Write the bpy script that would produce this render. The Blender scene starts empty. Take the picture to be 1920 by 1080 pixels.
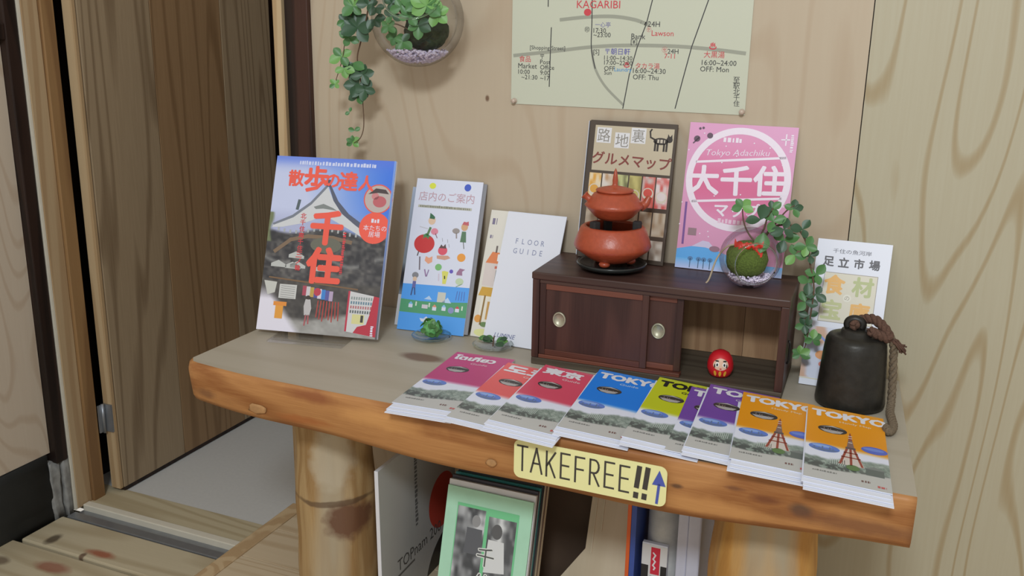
import bpy, bmesh, math, random
import numpy as np
from mathutils import Vector, Matrix, Euler
random.seed(7)
S = bpy.context.scene
COL = S.collection
T = 0.45            # height of the table top above the raised board floor

# ---------------------------------------------------------------- camera
F_PX = 1781.4
PITCH, YAW, ROLL = math.radians(15.372), math.radians(22.867), math.radians(0.992)
CAM = Vector((0.0, -1.4574, T + 0.5))
c_f = Vector((-math.sin(YAW)*math.cos(PITCH), math.cos(YAW)*math.cos(PITCH), -math.sin(PITCH)))
r0 = Vector((math.cos(YAW), math.sin(YAW), 0)); u0 = r0.cross(c_f)
c_r = math.cos(ROLL)*r0 + math.sin(ROLL)*u0
c_u = -math.sin(ROLL)*r0 + math.cos(ROLL)*u0
cd = bpy.data.cameras.new('camera'); cam = bpy.data.objects.new('camera', cd); COL.objects.link(cam)
cd.sensor_width = 36.0; cd.lens = F_PX/1920*36.0; cd.clip_start = 0.02
M = Matrix((c_r, c_u, -c_f)).transposed().to_4x4(); M.translation = CAM
cam.matrix_world = M
S.camera = cam

# ---------------------------------------------------------------- light
S.view_settings.view_transform = 'Standard'
S.view_settings.look = 'None'
S.view_settings.exposure = 0.0
S.view_settings.gamma = 1.0
S.view_settings.use_curve_mapping = False
W = bpy.data.worlds.new('world'); S.world = W; W.use_nodes = True
bg = W.node_tree.nodes['Background']
bg.inputs[0].default_value = (1.0, 0.945, 0.86, 1); bg.inputs[1].default_value = 0.60
ld = bpy.data.lights.new('ceiling_lamp', 'AREA'); ld.shape = 'RECTANGLE'; ld.size = 0.45; ld.size_y = 0.25
ld.energy = 33; ld.color = (0.87, 0.95, 1.0)
lo = bpy.data.objects.new('ceiling_lamp', ld); COL.objects.link(lo)
lo.location = (0.05, -2.35, T + 1.55)
lo.rotation_euler = (Vector((-0.6, 0.0, T + 0.2)) - lo.location).to_track_quat('-Z', 'Y').to_euler()

# ---------------------------------------------------------------- helpers
def px_ray(x, y):
    return (x-960)/F_PX*c_r - (y-540)/F_PX*c_u + c_f
def on_z(x, y, z):
    d = px_ray(x, y); return CAM + d*((z-CAM.z)/d.z)
def on_y(x, y, yy):
    d = px_ray(x, y); return CAM + d*((yy-CAM.y)/d.y)
def lin(c):
    return tuple((v/12.92 if v <= 0.04045 else ((v+0.055)/1.055)**2.4) for v in c)
def rgb(r, g, b): return (r/255.0, g/255.0, b/255.0)

def empty(name, loc=(0, 0, 0), rot=(0, 0, 0), label=None, cat=None, group=None, kind=None, parent=None):
    o = bpy.data.objects.new(name, None); COL.objects.link(o)
    o.empty_display_size = 0.02
    o.location = loc; o.rotation_euler = rot
    tag(o, label, cat, group, kind)
    if parent: o.parent = parent
    return o
def tag(o, label=None, cat=None, group=None, kind=None):
    if label: o['label'] = label
    if cat: o['category'] = cat
    if group: o['group'] = group
    if kind: o['kind'] = kind
    return o
def link(name, me, parent=None, loc=None, rot=None, scale=None):
    o = bpy.data.objects.new(name, me); COL.objects.link(o)
    if parent: o.parent = parent
    if loc is not None: o.location = loc
    if rot is not None: o.rotation_euler = rot
    if scale is not None: o.scale = scale
    return o

class MB:
    """collects shapes into one mesh"""
    def __init__(s): s.v = []; s.f = []; s.sm = []
    def raw(s, v, f, smooth=False):
        n = len(s.v); s.v += [tuple(a) for a in v]; s.f += [tuple(i+n for i in q) for q in f]
        s.sm += [smooth]*len(f); return s
    def box(s, lo, hi, bev=0.0, rot=None, piv=None):
        bm = bmesh.new(); bmesh.ops.create_cube(bm, size=1)
        c = [(lo[i]+hi[i])/2 for i in range(3)]; d = [hi[i]-lo[i] for i in range(3)]
        for v in bm.verts: v.co = Vector((c[0]+v.co.x*d[0], c[1]+v.co.y*d[1], c[2]+v.co.z*d[2]))
        if bev > 0:
            bmesh.ops.bevel(bm, geom=list(bm.edges), offset=bev, segments=2, affect='EDGES', profile=0.5)
        if rot is not None:
            pv = Vector(piv) if piv is not None else Vector(c)
            R = Euler(rot).to_matrix()
            for v in bm.verts: v.co = pv + R @ (v.co-pv)
        bm.verts.index_update()
        s.raw([v.co for v in bm.verts], [[v.index for v in f.verts] for f in bm.faces]); bm.free(); return s
    def lathe(s, prof, n=32, c=(0, 0, 0), sx=1, sy=1, smooth=True, wob=None):
        v = []; f = []
        m = len(prof)
        for (r, z) in prof:
            for k in range(n):
                a = 2*math.pi*k/n; rr = r*(wob(a, z) if wob else 1)
                v.append((c[0]+rr*math.cos(a)*sx, c[1]+rr*math.sin(a)*sy, c[2]+z))
        for i in range(m-1):
            for k in range(n):
                k2 = (k+1) % n
                f.append((i*n+k, i*n+k2, (i+1)*n+k2, (i+1)*n+k))
        if prof[0][0] > 1e-6: f.append(tuple(reversed(range(n))))
        if prof[-1][0] > 1e-6: f.append(tuple((m-1)*n+k for k in range(n)))
        return s.raw(v, f, smooth)
    def tube(s, pts, rad, n=8, smooth=True):
        P = [Vector(p) for p in pts]; v = []; f = []
        up = Vector((0.1, 0.2, 1)).normalized(); N = None
        for i, p in enumerate(P):
            t = (P[min(i+1, len(P)-1)]-P[max(i-1, 0)]).normalized()
            if N is None:
                N = t.cross(up)
                if N.length < 1e-3: N = t.cross(Vector((1, 0, 0)))
            N = (N - t*N.dot(t)).normalized(); B = t.cross(N)
            r = rad[i] if isinstance(rad, (list, tuple)) else rad
            for k in range(n):
                a = 2*math.pi*k/n; v.append(p + (N*math.cos(a)+B*math.sin(a))*r)
        m = len(P)
        for i in range(m-1):
            for k in range(n):
                k2 = (k+1) % n; f.append((i*n+k, i*n+k2, (i+1)*n+k2, (i+1)*n+k))
        f.append(tuple(reversed(range(n)))); f.append(tuple((m-1)*n+k for k in range(n)))
        return s.raw(v, f, smooth)
    def ico(s, c, r, sub=2, sc=(1, 1, 1), jit=0.0, seed=0):
        bm = bmesh.new(); bmesh.ops.create_icosphere(bm, subdivisions=sub, radius=1)
        rn = random.Random(seed)
        for v in bm.verts:
            k = r*(1+rn.uniform(-jit, jit)); v.co = Vector((c[0]+v.co.x*k*sc[0], c[1]+v.co.y*k*sc[1], c[2]+v.co.z*k*sc[2]))
        bm.verts.index_update()
        s.raw([v.co for v in bm.verts], [[v.index for v in f.verts] for f in bm.faces], True); bm.free(); return s
    def prism(s, poly, y0, y1):
        """outline in (x,z), extruded from y0 to y1"""
        n = len(poly)
        v = [(p[0], y0, p[1]) for p in poly] + [(p[0], y1, p[1]) for p in poly]
        f = [tuple(range(n)), tuple(reversed(range(n, 2*n)))]
        f += [(i, (i+n), ((i+1) % n)+n, (i+1) % n) for i in range(n)]
        return s.raw(v, f)
    def mesh(s, name, mat=None):
        me = bpy.data.meshes.new(name); me.from_pydata(s.v, [], s.f)
        me.polygons.foreach_set('use_smooth', s.sm)
        bm = bmesh.new(); bm.from_mesh(me); bmesh.ops.recalc_face_normals(bm, faces=bm.faces); bm.to_mesh(me); bm.free()
        if mat: me.materials.append(mat)
        me.update(); return me
    def build(s, name, mat, parent=None, **kw): return link(name, s.mesh(name, mat), parent, **kw)

def spline(pts, n=8):
    P = [Vector(p) for p in pts]; out = []
    for i in range(len(P)-1):
        a = P[max(i-1, 0)]; b = P[i]; c = P[i+1]; d = P[min(i+2, len(P)-1)]
        for k in range(n):
            t = k/n
            out.append(0.5*((2*b)+(c-a)*t+(2*a-5*b+4*c-d)*t*t+(3*b-a-3*c+d)*t**3))
    out.append(P[-1]); return out

# ---------------------------------------------------------------- materials
def mat_new(name):
    m = bpy.data.materials.new(name); m.use_nodes = True
    return m, m.node_tree.nodes, m.node_tree.links, m.node_tree.nodes['Principled BSDF']
def plain(name, c, rough=0.6, metal=0.0, var=0.06, scale=40.0, bump=0.0, spec=0.5, coat=0.0):
    m, N, L, b = mat_new(name)
    tc = N.new('ShaderNodeTexCoord'); nz = N.new('ShaderNodeTexNoise'); nz.inputs['Scale'].default_value = scale; nz.inputs['Detail'].default_value = 4
    L.new(tc.outputs['Object'], nz.inputs['Vector'])
    mx = N.new('ShaderNodeMix'); mx.data_type = 'RGBA'
    lc = lin(c)
    mx.inputs['A'].default_value = (*[v*(1-var*2) for v in lc], 1); mx.inputs['B'].default_value = (*[min(1, v*(1+var*2)) for v in lc], 1)
    L.new(nz.outputs['Fac'], mx.inputs['Factor']); L.new(mx.outputs['Result'], b.inputs['Base Color'])
    b.inputs['Roughness'].default_value = rough; b.inputs['Metallic'].default_value = metal
    b.inputs['Specular IOR Level'].default_value = spec; b.inputs['Coat Weight'].default_value = coat
    if bump > 0:
        bp = N.new('ShaderNodeBump'); bp.inputs['Strength'].default_value = bump; bp.inputs['Distance'].default_value = 0.002
        L.new(nz.outputs['Fac'], bp.inputs['Height']); L.new(bp.outputs['Normal'], b.inputs['Normal'])
    return m
def wood(name, c1, c2, axis='Z', freq=5.0, rings=14.0, amt=0.6, fib=0.25, rough=0.55, stretch=0.12, cut=(0.35, 0.75), rand=True, blotch=None, spec=0.35, sharp=False):
    """contour-line grain: rings of a smooth field stretched along one axis"""
    m, N, L, b = mat_new(name)
    tc = N.new('ShaderNodeTexCoord'); mp = N.new('ShaderNodeMapping')
    sc = {'X': (stretch, 1, 1), 'Y': (1, stretch, 1), 'Z': (1, 1, stretch)}[axis]
    mp.inputs['Scale'].default_value = sc
    src = tc.outputs['Object']
    if rand:
        oi = N.new('ShaderNodeObjectInfo'); va = N.new('ShaderNodeVectorMath'); va.operation = 'SCALE'
        cx = N.new('ShaderNodeCombineXYZ')
        for i in range(3): L.new(oi.outputs['Random'], cx.inputs[i])
        va.inputs['Scale'].default_value = 7.0; L.new(cx.outputs[0], va.inputs[0])
        ad = N.new('ShaderNodeVectorMath'); L.new(src, ad.inputs[0]); L.new(va.outputs[0], ad.inputs[1]); src = ad.outputs[0]
    L.new(src, mp.inputs['Vector'])
    n1 = N.new('ShaderNodeTexNoise'); n1.inputs['Scale'].default_value = freq; n1.inputs['Detail'].default_value = 1.5; n1.inputs['Roughness'].default_value = 0.4
    L.new(mp.outputs[0], n1.inputs['Vector'])
    mu = N.new('ShaderNodeMath'); mu.operation = 'MULTIPLY'; mu.inputs[1].default_value = rings; L.new(n1.outputs['Fac'], mu.inputs[0])
    fr = N.new('ShaderNodeMath'); fr.operation = 'FRACT' if sharp else 'SINE'
    if not sharp:
        m2 = N.new('ShaderNodeMath'); m2.operation = 'MULTIPLY'; m2.inputs[1].default_value = 6.283; L.new(mu.outputs[0], m2.inputs[0]); L.new(m2.outputs[0], fr.inputs[0])
    else: L.new(mu.outputs[0], fr.inputs[0])
    mr = N.new('ShaderNodeMapRange'); mr.inputs['From Min'].default_value = -1 if not sharp else 0
    L.new(fr.outputs[0], mr.inputs['Value'])
    cr = N.new('ShaderNodeValToRGB'); cr.color_ramp.elements[0].position = cut[0]; cr.color_ramp.elements[1].position = cut[1]
    L.new(mr.outputs[0], cr.inputs[0])
    n2 = N.new('ShaderNodeTexNoise'); n2.inputs['Scale'].default_value = freq*38; n2.inputs['Detail'].default_value = 3
    mp2 = N.new('ShaderNodeMapping'); mp2.inputs['Scale'].default_value = tuple(0.03 if v != 1 else 1 for v in sc); L.new(src, mp2.inputs['Vector']); L.new(mp2.outputs[0], n2.inputs['Vector'])
    f1 = N.new('ShaderNodeMath'); f1.operation = 'MULTIPLY'; f1.inputs[1].default_value = amt; L.new(cr.outputs[0], f1.inputs[0])
    f2 = N.new('ShaderNodeMath'); f2.operation = 'MULTIPLY_ADD'; f2.inputs[1].default_value = fib; L.new(n2.outputs['Fac'], f2.inputs[0]); L.new(f1.outputs[0], f2.inputs[2])
    mx = N.new('ShaderNodeMix'); mx.data_type = 'RGBA'; mx.inputs['A'].default_value = (*lin(c1), 1); mx.inputs['B'].default_value = (*lin(c2), 1)
    L.new(f2.outputs[0], mx.inputs['Factor']); out = mx.outputs['Result']
    if blotch:
        n3 = N.new('ShaderNodeTexNoise'); n3.inputs['Scale'].default_value = blotch[1]; n3.inputs['Detail'].default_value = 3; L.new(mp.outputs[0], n3.inputs['Vector'])
        r3 = N.new('ShaderNodeMapRange'); r3.inputs['From Min'].default_value = blotch[2]; r3.inputs['From Max'].default_value = blotch[2]+0.18; L.new(n3.outputs['Fac'], r3.inputs['Value'])
        m3 = N.new('ShaderNodeMix'); m3.data_type = 'RGBA'; L.new(r3.outputs[0], m3.inputs['Factor']); L.new(out, m3.inputs['A']); m3.inputs['B'].default_value = (*lin(blotch[0]), 1); out = m3.outputs['Result']
    L.new(out, b.inputs['Base Color']); b.inputs['Roughness'].default_value = rough; b.inputs['Specular IOR Level'].default_value = spec
    bp = N.new('ShaderNodeBump'); bp.inputs['Strength'].default_value = 0.12; bp.inputs['Distance'].default_value = 0.001; L.new(f2.outputs[0], bp.inputs['Height']); L.new(bp.outputs['Normal'], b.inputs['Normal'])
    return m
def glass(name, tint=(1, 1, 1), rough=0.0, thin=True, edge=0.8):
    m, N, L, b = mat_new(name)
    if thin:   # thin-walled: mostly clear with Fresnel reflection
        N.remove(b); tr = N.new('ShaderNodeBsdfTransparent'); 
        lf_ = N.new('ShaderNodeLayerWeight'); lf_.inputs['Blend'].default_value = 0.15
        mc = N.new('ShaderNodeMix'); mc.data_type = 'RGBA'; mc.inputs['A'].default_value = (*tint, 1); mc.inputs['B'].default_value = (*[v*edge for v in tint], 1)
        L.new(lf_.outputs['Facing'], mc.inputs['Factor']); L.new(mc.outputs['Result'], tr.inputs[0])
        gl = N.new('ShaderNodeBsdfGlossy'); gl.inputs['Roughness'].default_value = rough
        lw = N.new('ShaderNodeLayerWeight'); lw.inputs['Blend'].default_value = 0.18
        mp = N.new('ShaderNodeMath'); mp.operation = 'MULTIPLY_ADD'; mp.inputs[1].default_value = 0.38; mp.inputs[2].default_value = 0.02; L.new(lw.outputs['Fresnel'], mp.inputs[0])
        mx = N.new('ShaderNodeMixShader'); L.new(mp.outputs[0], mx.inputs[0]); L.new(tr.outputs[0], mx.inputs[1]); L.new(gl.outputs[0], mx.inputs[2])
        L.new(mx.outputs[0], N['Material Output'].inputs[0])
    else:
        b.inputs['Transmission Weight'].default_value = 1; b.inputs['Roughness'].default_value = rough; b.inputs['IOR'].default_value = 1.45; b.inputs['Base Color'].default_value = (*tint, 1)
    return m
def ink(name, rough=0.45, coat=0.0):
    m, N, L, b = mat_new(name)
    at = N.new('ShaderNodeAttribute'); at.attribute_name = 'ink'
    L.new(at.outputs['Color'], b.inputs['Base Color']); b.inputs['Roughness'].default_value = rough; b.inputs['Coat Weight'].default_value = coat; b.inputs['Coat Roughness'].default_value = 0.12
    return m
INK = ink('printed_paper'); INK_GLOSS = ink('glossy_print', 0.35, 0.5)
PAPER = plain('white_paper', rgb(222, 226, 240), 0.6, var=0.01)

# ---------------------------------------------------------------- printing
def hsh(ix, iy, seed):
    n = (ix*374761393 + iy*668265263 + seed*982451653) & 0x7fffffff
    n = ((n ^ (n >> 13))*1274126177) & 0x7fffffff
    return ((n ^ (n >> 16)) & 0xffff)/65535.0
def vn(x, y, seed=1):
    x = np.asarray(x, float); y = np.asarray(y, float)
    ix = np.floor(x).astype(np.int64); iy = np.floor(y).astype(np.int64); fx = x-ix; fy = y-iy
    fx = fx*fx*(3-2*fx); fy = fy*fy*(3-2*fy)
    a = hsh(ix, iy, seed); b = hsh(ix+1, iy, seed); c = hsh(ix, iy+1, seed); d = hsh(ix+1, iy+1, seed)
    return (a*(1-fx)+b*fx)*(1-fy)+(c*(1-fx)+d*fx)*fy
def mixc(A, B, k):
    k = np.clip(np.asarray(k, float), 0, 1)[..., None]; return np.asarray(A, float)*(1-k)+np.asarray(B, float)*k
_TC = {}
def glyphs(txt, bold):
    key = (txt, bold)
    if key not in _TC:
        cu = bpy.data.curves.new('t', 'FONT'); cu.body = txt; cu.size = 1; cu.resolution_u = 2
        o = bpy.data.objects.new('t', cu)
        me = o.to_mesh()
        v = np.array([p.co[:2] for p in me.vertices]) if len(me.vertices) else np.zeros((0, 2))
        f = [tuple(p.vertices) for p in me.polygons]
        o.to_mesh_clear(); bpy.data.objects.remove(o); bpy.data.curves.remove(cu)
        _TC[key] = (v, f)
    return _TC[key]
STEP = 5e-5
class Pr:
    """flat print on a sheet: s runs left to right, t top to bottom, both 0..1"""
    def __init__(s, w, h): s.w = w; s.h = h; s.v = []; s.f = []; s.c = []
    def add(s, pts, faces, col, L):
        n = len(s.v); cols = col if isinstance(col, list) else [col]*len(pts)
        s.v += [(p[0]*s.w, (1-p[1])*s.h, L*STEP) for p in pts]; s.c += cols; s.f += [tuple(i+n for i in q) for q in faces]
    def poly(s, pts, col, L=2): s.add(pts, [tuple(range(len(pts)))], col, L)
    def rect(s, a, b, c, d, col, L=2): s.add([(a, b), (c, b), (c, d), (a, d)], [(0, 1, 2, 3)], col, L)
    def vgrad(s, a, b, c, d, c0, c1, L=2): s.add([(a, b), (c, b), (c, d), (a, d)], [(0, 1, 2, 3)], [c0, c0, c1, c1], L)
    def ell(s, a, b, rx, ry, col, L=3, n=20, rot=0):
        ry2 = ry*s.h/s.w; cr, sr = math.cos(rot), math.sin(rot)
        P = []
        for k in range(n):
            x = rx*math.cos(6.2832*k/n); y = ry2*math.sin(6.2832*k/n)
            P.append((a+x*cr-y*sr, b+(x*sr+y*cr)*s.w/s.h))
        s.poly(P, col, L)
    def ring(s, a, b, r, wd, col, L=3, n=48):
        P = []; k_ = s.w/s.h
        for k in range(n):
            x, y = math.cos(6.2832*k/n), math.sin(6.2832*k/n)
            P += [(a+(r-wd/2)*x, b+(r-wd/2)*y*k_), (a+(r+wd/2)*x, b+(r+wd/2)*y*k_)]
        s.add(P, [(2*k, 2*k+1, (2*k+3) % (2*n), (2*k+2) % (2*n)) for k in range(n)], col, L)
    def line(s, pts, wd, col, L=4, cap=True):
        k_ = s.h/s.w
        Q = [Vector((p[0], p[1]*k_)) for p in pts]
        for i in range(len(Q)-1):
            d = (Q[i+1]-Q[i]); l = d.length
            if l < 1e-9: continue
            d /= l; n = Vector((-d.y, d.x))*wd/2; e = d*wd*0.4 if cap else d*0
            P = [Q[i]-n-e, Q[i+1]-n+e, Q[i+1]+n+e, Q[i]+n-e]
            s.poly([(p.x, p.y/k_) for p in P], col, L + (i % 2)*0.3)
    def text(s, a, b, txt, size, col, L=6, anchor='c', bold=0.0, rot=0.0, xs=1.0, vert=False, pitch=1.05, skew=0.0):
        """size = glyph height in sheet widths; a,b = centre (or left middle)"""
        if vert:
            for i, ch in enumerate(txt):
                s.text(a, b+i*size*pitch*s.w/s.h, ch, size, col, L, 'c', bold, rot, xs)
            return
        v, f = glyphs(txt, 0)
        if not len(v): return
        mn = v.min(0); mx = v.max(0); hgt = max(mx[1]-mn[1], 0.6)
        x = (v[:, 0]-(mn[0]+mx[0])/2 if anchor == 'c' else v[:, 0]-mn[0])*xs; y = v[:, 1]-(mn[1]+mx[1])/2
        k = size/hgt if hgt > 0.6 else size/0.72
        x = x*k+y*k*skew; y = y*k; cr, sr = math.cos(rot), math.sin(rot)
        X = a+x*cr-y*sr; Y = b-(x*sr+y*cr)*s.w/s.h
        s.add(list(zip(X, Y)), f, col, L)
        for q in range(8 if bold > 0 else 0):      # heavier strokes by overprinting
            a_ = q*math.pi/4
            s.add(list(zip(X+bold*k*math.cos(a_), Y+bold*k*math.sin(a_)*s.w/s.h)), f, col, L+0.04*(q+1))
    def dashes(s, a, b, wd, h, col, L=5, seed=1, vert=False):
        """a line of lettering too small to read"""
        rn_ = random.Random(seed); x = 0.0
        while x < wd:
            w_ = h*rn_.uniform(0.35, 0.8); x2 = min(wd, x+w_); j = rn_.uniform(-0.15, 0.15)*h
            if vert: s.rect(a-h/2, b+x*s.w/s.h, a+h/2+j, b+x2*s.w/s.h, col, L)
            else: s.rect(a+x, b-(h/2+j)*s.w/s.h, a+x2, b+h/2*s.w/s.h, col, L)
            x = x2+h*rn_.uniform(0.12, 0.4)
    def grid(s, nx, ny, fn, L=0, box=(0, 0, 1, 1)):
        a, b, c, d = box
        Sg, Tg = np.meshgrid(np.linspace(a, c, nx+1), np.linspace(b, d, ny+1))
        C = np.clip(fn(Sg, Tg), 0, 1).reshape(-1, 3)
        n = nx+1
        s.add(list(zip(Sg.ravel(), Tg.ravel())), [(j*n+i, j*n+i+1, (j+1)*n+i+1, (j+1)*n+i) for j in range(ny) for i in range(nx)], [tuple(q) for q in C], L)
    def mesh(s, name, fn, mat=None):
        me = bpy.data.meshes.new(name)
        me.from_pydata([fn(*p) for p in s.v], [], s.f)
        at = me.attributes.new('ink', 'FLOAT_COLOR', 'POINT')
        C = np.array(s.c, float); C = np.where(C <= 0.04045, C/12.92, ((C+0.055)/1.055)**2.4)
        at.data.foreach_set('color', np.concatenate([C, np.ones((len(C), 1))], 1).ravel().astype(np.float32))
        me.materials.append(mat or INK); me.update(); return me
def upright(e=0.0004): return lambda u, v, l: (u, -e-l, v)
def lying(z=0.0): return lambda u, v, l: (u, v, z+0.0002+l)
WHITE = rgb(221, 225, 242); BLACK = rgb(35, 33, 36)
# ================================================================ the room
def spots(m, lst, soft=0.35, warp=0.25, wscale=25.0):
    """stains and knots with a shape of their own, in object coordinates"""
    N = m.node_tree.nodes; L = m.node_tree.links; b = N['Principled BSDF']
    src = b.inputs['Base Color'].links[0].from_socket
    tc = N.new('ShaderNodeTexCoord'); nz = N.new('ShaderNodeTexNoise'); nz.inputs['Scale'].default_value = wscale; nz.inputs['Detail'].default_value = 3
    L.new(tc.outputs['Object'], nz.inputs['Vector'])
    for (c, r, col, a) in lst:
        su = N.new('ShaderNodeVectorMath'); su.operation = 'SUBTRACT'; L.new(tc.outputs['Object'], su.inputs[0]); su.inputs[1].default_value = c
        di = N.new('ShaderNodeVectorMath'); di.operation = 'DIVIDE'; L.new(su.outputs[0], di.inputs[0]); di.inputs[1].default_value = r
        le = N.new('ShaderNodeVectorMath'); le.operation = 'LENGTH'; L.new(di.outputs[0], le.inputs[0])
        ad = N.new('ShaderNodeMath'); ad.operation = 'MULTIPLY_ADD'; L.new(nz.outputs['Fac'], ad.inputs[0]); ad.inputs[1].default_value = warp*4; L.new(le.outputs['Value'], ad.inputs[2])
        mr = N.new('ShaderNodeMapRange'); mr.inputs['From Min'].default_value = 1+warp*2+soft; mr.inputs['From Max'].default_value = 1+warp*2-soft
        mr.inputs['To Max'].default_value = a; L.new(ad.outputs[0], mr.inputs['Value'])
        mx = N.new('ShaderNodeMix'); mx.data_type = 'RGBA'; L.new(mr.outputs[0], mx.inputs['Factor']); L.new(src, mx.inputs['A']); mx.inputs['B'].default_value = (*lin(col), 1); src = mx.outputs['Result']
    L.new(src, b.inputs['Base Color'])
    return m
PLY_A = wood('plywood_birch', rgb(192, 177, 155), rgb(160, 128, 98), 'Z', 3.0, 22, 0.17, 0.16, 0.5, 0.32, (0.80, 1.0), rand=False)
spots(PLY_A, [((-0.665, 0, T+0.385), (0.0035, 0.05, 0.005), rgb(110, 80, 60), 0.9)], warp=0.1)
PLY_B = wood('plywood_yellow', rgb(186, 180, 158), rgb(150, 122, 76), 'Z', 5.2, 22, 0.46, 0.24, 0.5, 0.14, (0.86, 1.0), rand=False)
PLY_C = wood('plywood_side', rgb(208, 194, 176), rgb(176, 150, 124), 'Z', 5.0, 16, 0.35, 0.2, 0.55, 0.25, (0.75, 1.0))
DARK = wood('dark_stained_wood', rgb(50, 34, 28), rgb(24, 16, 14), 'Z', 9, 8, 0.6, 0.4, 0.5, 0.08)
DARKR = wood('dark_red_brown_wood', rgb(74, 47, 38), rgb(40, 25, 21), 'Z', 9, 8, 0.6, 0.4, 0.5, 0.08)
PALE = wood('pale_softwood', rgb(200, 176, 140), rgb(166, 134, 96), 'Z', 14, 6, 0.5, 0.3, 0.5, 0.05)
JAMB = wood('jamb_softwood', rgb(190, 166, 132), rgb(160, 128, 92), 'Z', 10, 6, 0.45, 0.3, 0.5, 0.06)
JAMBD = wood('jamb_brown', rgb(158, 124, 84), rgb(116, 84, 54), 'Z', 12, 6, 0.5, 0.3, 0.5, 0.06)
CEDAR = wood('cedar_plank', rgb(172, 152, 124), rgb(104, 82, 58), 'Z', 7.0, 15, 0.42, 0.36, 0.5, 0.055, (0.70, 1.0))
CEDAR2 = wood('cedar_plank_orange', rgb(162, 132, 98), rgb(104, 76, 48), 'Z', 7.0, 12, 0.38, 0.36, 0.5, 0.045, (0.7, 1.0))
spots(CEDAR, [((0, 0.185, 0.02), (0.2, 0.013, 0.02), rgb(46, 28, 18), 0.9), ((0, 0.645, 0.72), (0.2, 0.03, 0.018), rgb(66, 42, 28), 0.9)])
BOARD = wood('pine_floor_board', rgb(202, 184, 156), rgb(166, 138, 102), 'X', 7, 12, 0.4, 0.2, 0.5, 0.10, (0.7, 1.0))
LOWB = wood('weathered_board', rgb(200, 188, 158), rgb(164, 146, 112), 'X', 7, 8, 0.45, 0.25, 0.6, 0.10, (0.5, 1.0))
STAIN = wood('weathered_board_stained', rgb(204, 192, 164), rgb(168, 150, 118), 'X', 7, 8, 0.45, 0.25, 0.6, 0.10, (0.5, 1.0))
spots(STAIN, [((-1.50, -0.135, -0.15), (0.035, 0.012, 0.1), rgb(160, 76, 50), 0.8), ((-1.55, -0.215, -0.15), (0.04, 0.016, 0.1), rgb(150, 84, 66), 0.75),
              ((-1.64, -0.13, -0.15), (0.012, 0.02, 0.1), rgb(60, 46, 36), 0.8), ((-1.67, -0.24, -0.15), (0.02, 0.014, 0.1), rgb(90, 66, 50), 0.7), ((-1.53, -0.155, -0.15), (0.006, 0.01, 0.1), rgb(90, 56, 40), 0.8)])
STONE = plain('black_mortar', rgb(48, 50, 50), 0.75, var=0.3, scale=9, bump=0.5)
PLASTER = plain('grey_plaster', rgb(150, 150, 148), 0.8, var=0.25, scale=60, bump=0.6)
MAT_FL = plain('pale_grey_mat', rgb(206, 206, 204), 0.8, var=0.03, scale=120)
METAL = plain('track_metal', rgb(150, 154, 160), 0.35, metal=0.6, var=0.08)
WSTRIP = plain('white_strip', rgb(222, 216, 200), 0.5, var=0.03)
BLACK_M = plain('blackened_iron', rgb(40, 38, 36), 0.45, metal=0.4, var=0.15, scale=30)

wb = empty('wall_back', kind='structure', label='plywood wall behind the table')
MB().box((-1.007, 0, -0.02), (-0.0785, 0.012, 1.75)).build('panel', PLY_A, wb)['label'] = 'pinkish plywood panel'
MB().box((-0.0770, 0, -0.02), (1.30, 0.012, 1.75)).build('panel', PLY_B, wb)['label'] = 'yellowish plywood panel with strong figure'
MB().box((-1.007, 0.013, -0.02), (1.30, 0.05, 1.75)).build('backing', DARK, wb)
MB().box((-1.040, -0.010, -0.15), (-1.0075, 0.05, 1.75), 0.002).build('trim_1', DARKR); tag(bpy.data.objects['trim_1'], 'dark stained post at the end of the plywood wall', kind='structure')
MB().box((-1.066, 0.004, -0.15), (-1.0405, 0.05, 1.75), 0.001).build('trim_2', DARK); tag(bpy.data.objects['trim_2'], 'recessed dark strip beside the post', kind='structure')
MB().box((-1.086, -0.004, -0.15), (-1.0665, 0.06, 1.75), 0.0015).build('trim_3', PALE); tag(bpy.data.objects['trim_3'], 'pale softwood strip on the right of the doorway', kind='structure')

# doorway, left jamb
t4 = MB().box((-1.78, -0.010, -0.15), (-1.697, 0.032, 1.75), 0.002).build('trim_4', JAMB); tag(t4, 'pale softwood door jamb', kind='structure')
t5 = MB().box((-1.78, 0.0325, -0.15), (-1.690, 0.066, 1.75), 0.002).build('trim_5', JAMBD); tag(t5, 'brown door stop of the jamb', kind='structure')
t6 = MB().box((-1.712, -0.0155, -0.15), (-1.698, -0.0105, 1.75)).build('trim_6', WSTRIP); tag(t6, 'thin white strip along the jamb', kind='structure')
dr = empty('door_1', (-1.663, 0.098, -0.138), label='open cedar plank door', kind='structure')
def at(o, root):   # place a part built in world coordinates under its root
    o.parent = root; o.matrix_parent_inverse = Matrix.Translation(-Vector(root.location)) if not any(root.rotation_euler) else root_matrix(root).inverted(); return o
def root_matrix(r): return Matrix.LocRotScale(r.location, r.rotation_euler, Vector((1, 1, 1)))
for i, (a, b_) in enumerate(((0.1005, 0.309), (0.311, 0.552), (0.554, 0.753))):
    at(MB().box((-1.672, a, -0.138), (-1.663, b_, 1.75), 0.001).build('plank', CEDAR2 if i == 1 else CEDAR), dr)
at(MB().box((-1.692, 0.098, -0.138), (-1.6725, 0.753, 1.75)).build('core', CEDAR), dr)
at(MB().box((-1.692, 0.088, -0.138), (-1.664, 0.0975, 1.75), 0.001).build('edge_strip', PALE), dr)
hz = T-0.404
hg = MB().box((-1.689, 0.0665, hz-0.034), (-1.686, 0.088, hz+0.034)).box((-1.684, 0.083, hz-0.034), (-1.664, 0.0875, hz+0.034))
hg.tube([(-1.684, 0.078, hz-0.036), (-1.684, 0.078, hz+0.036)], 0.004, 10)
at(hg.build('hinge', METAL), dr)
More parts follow.
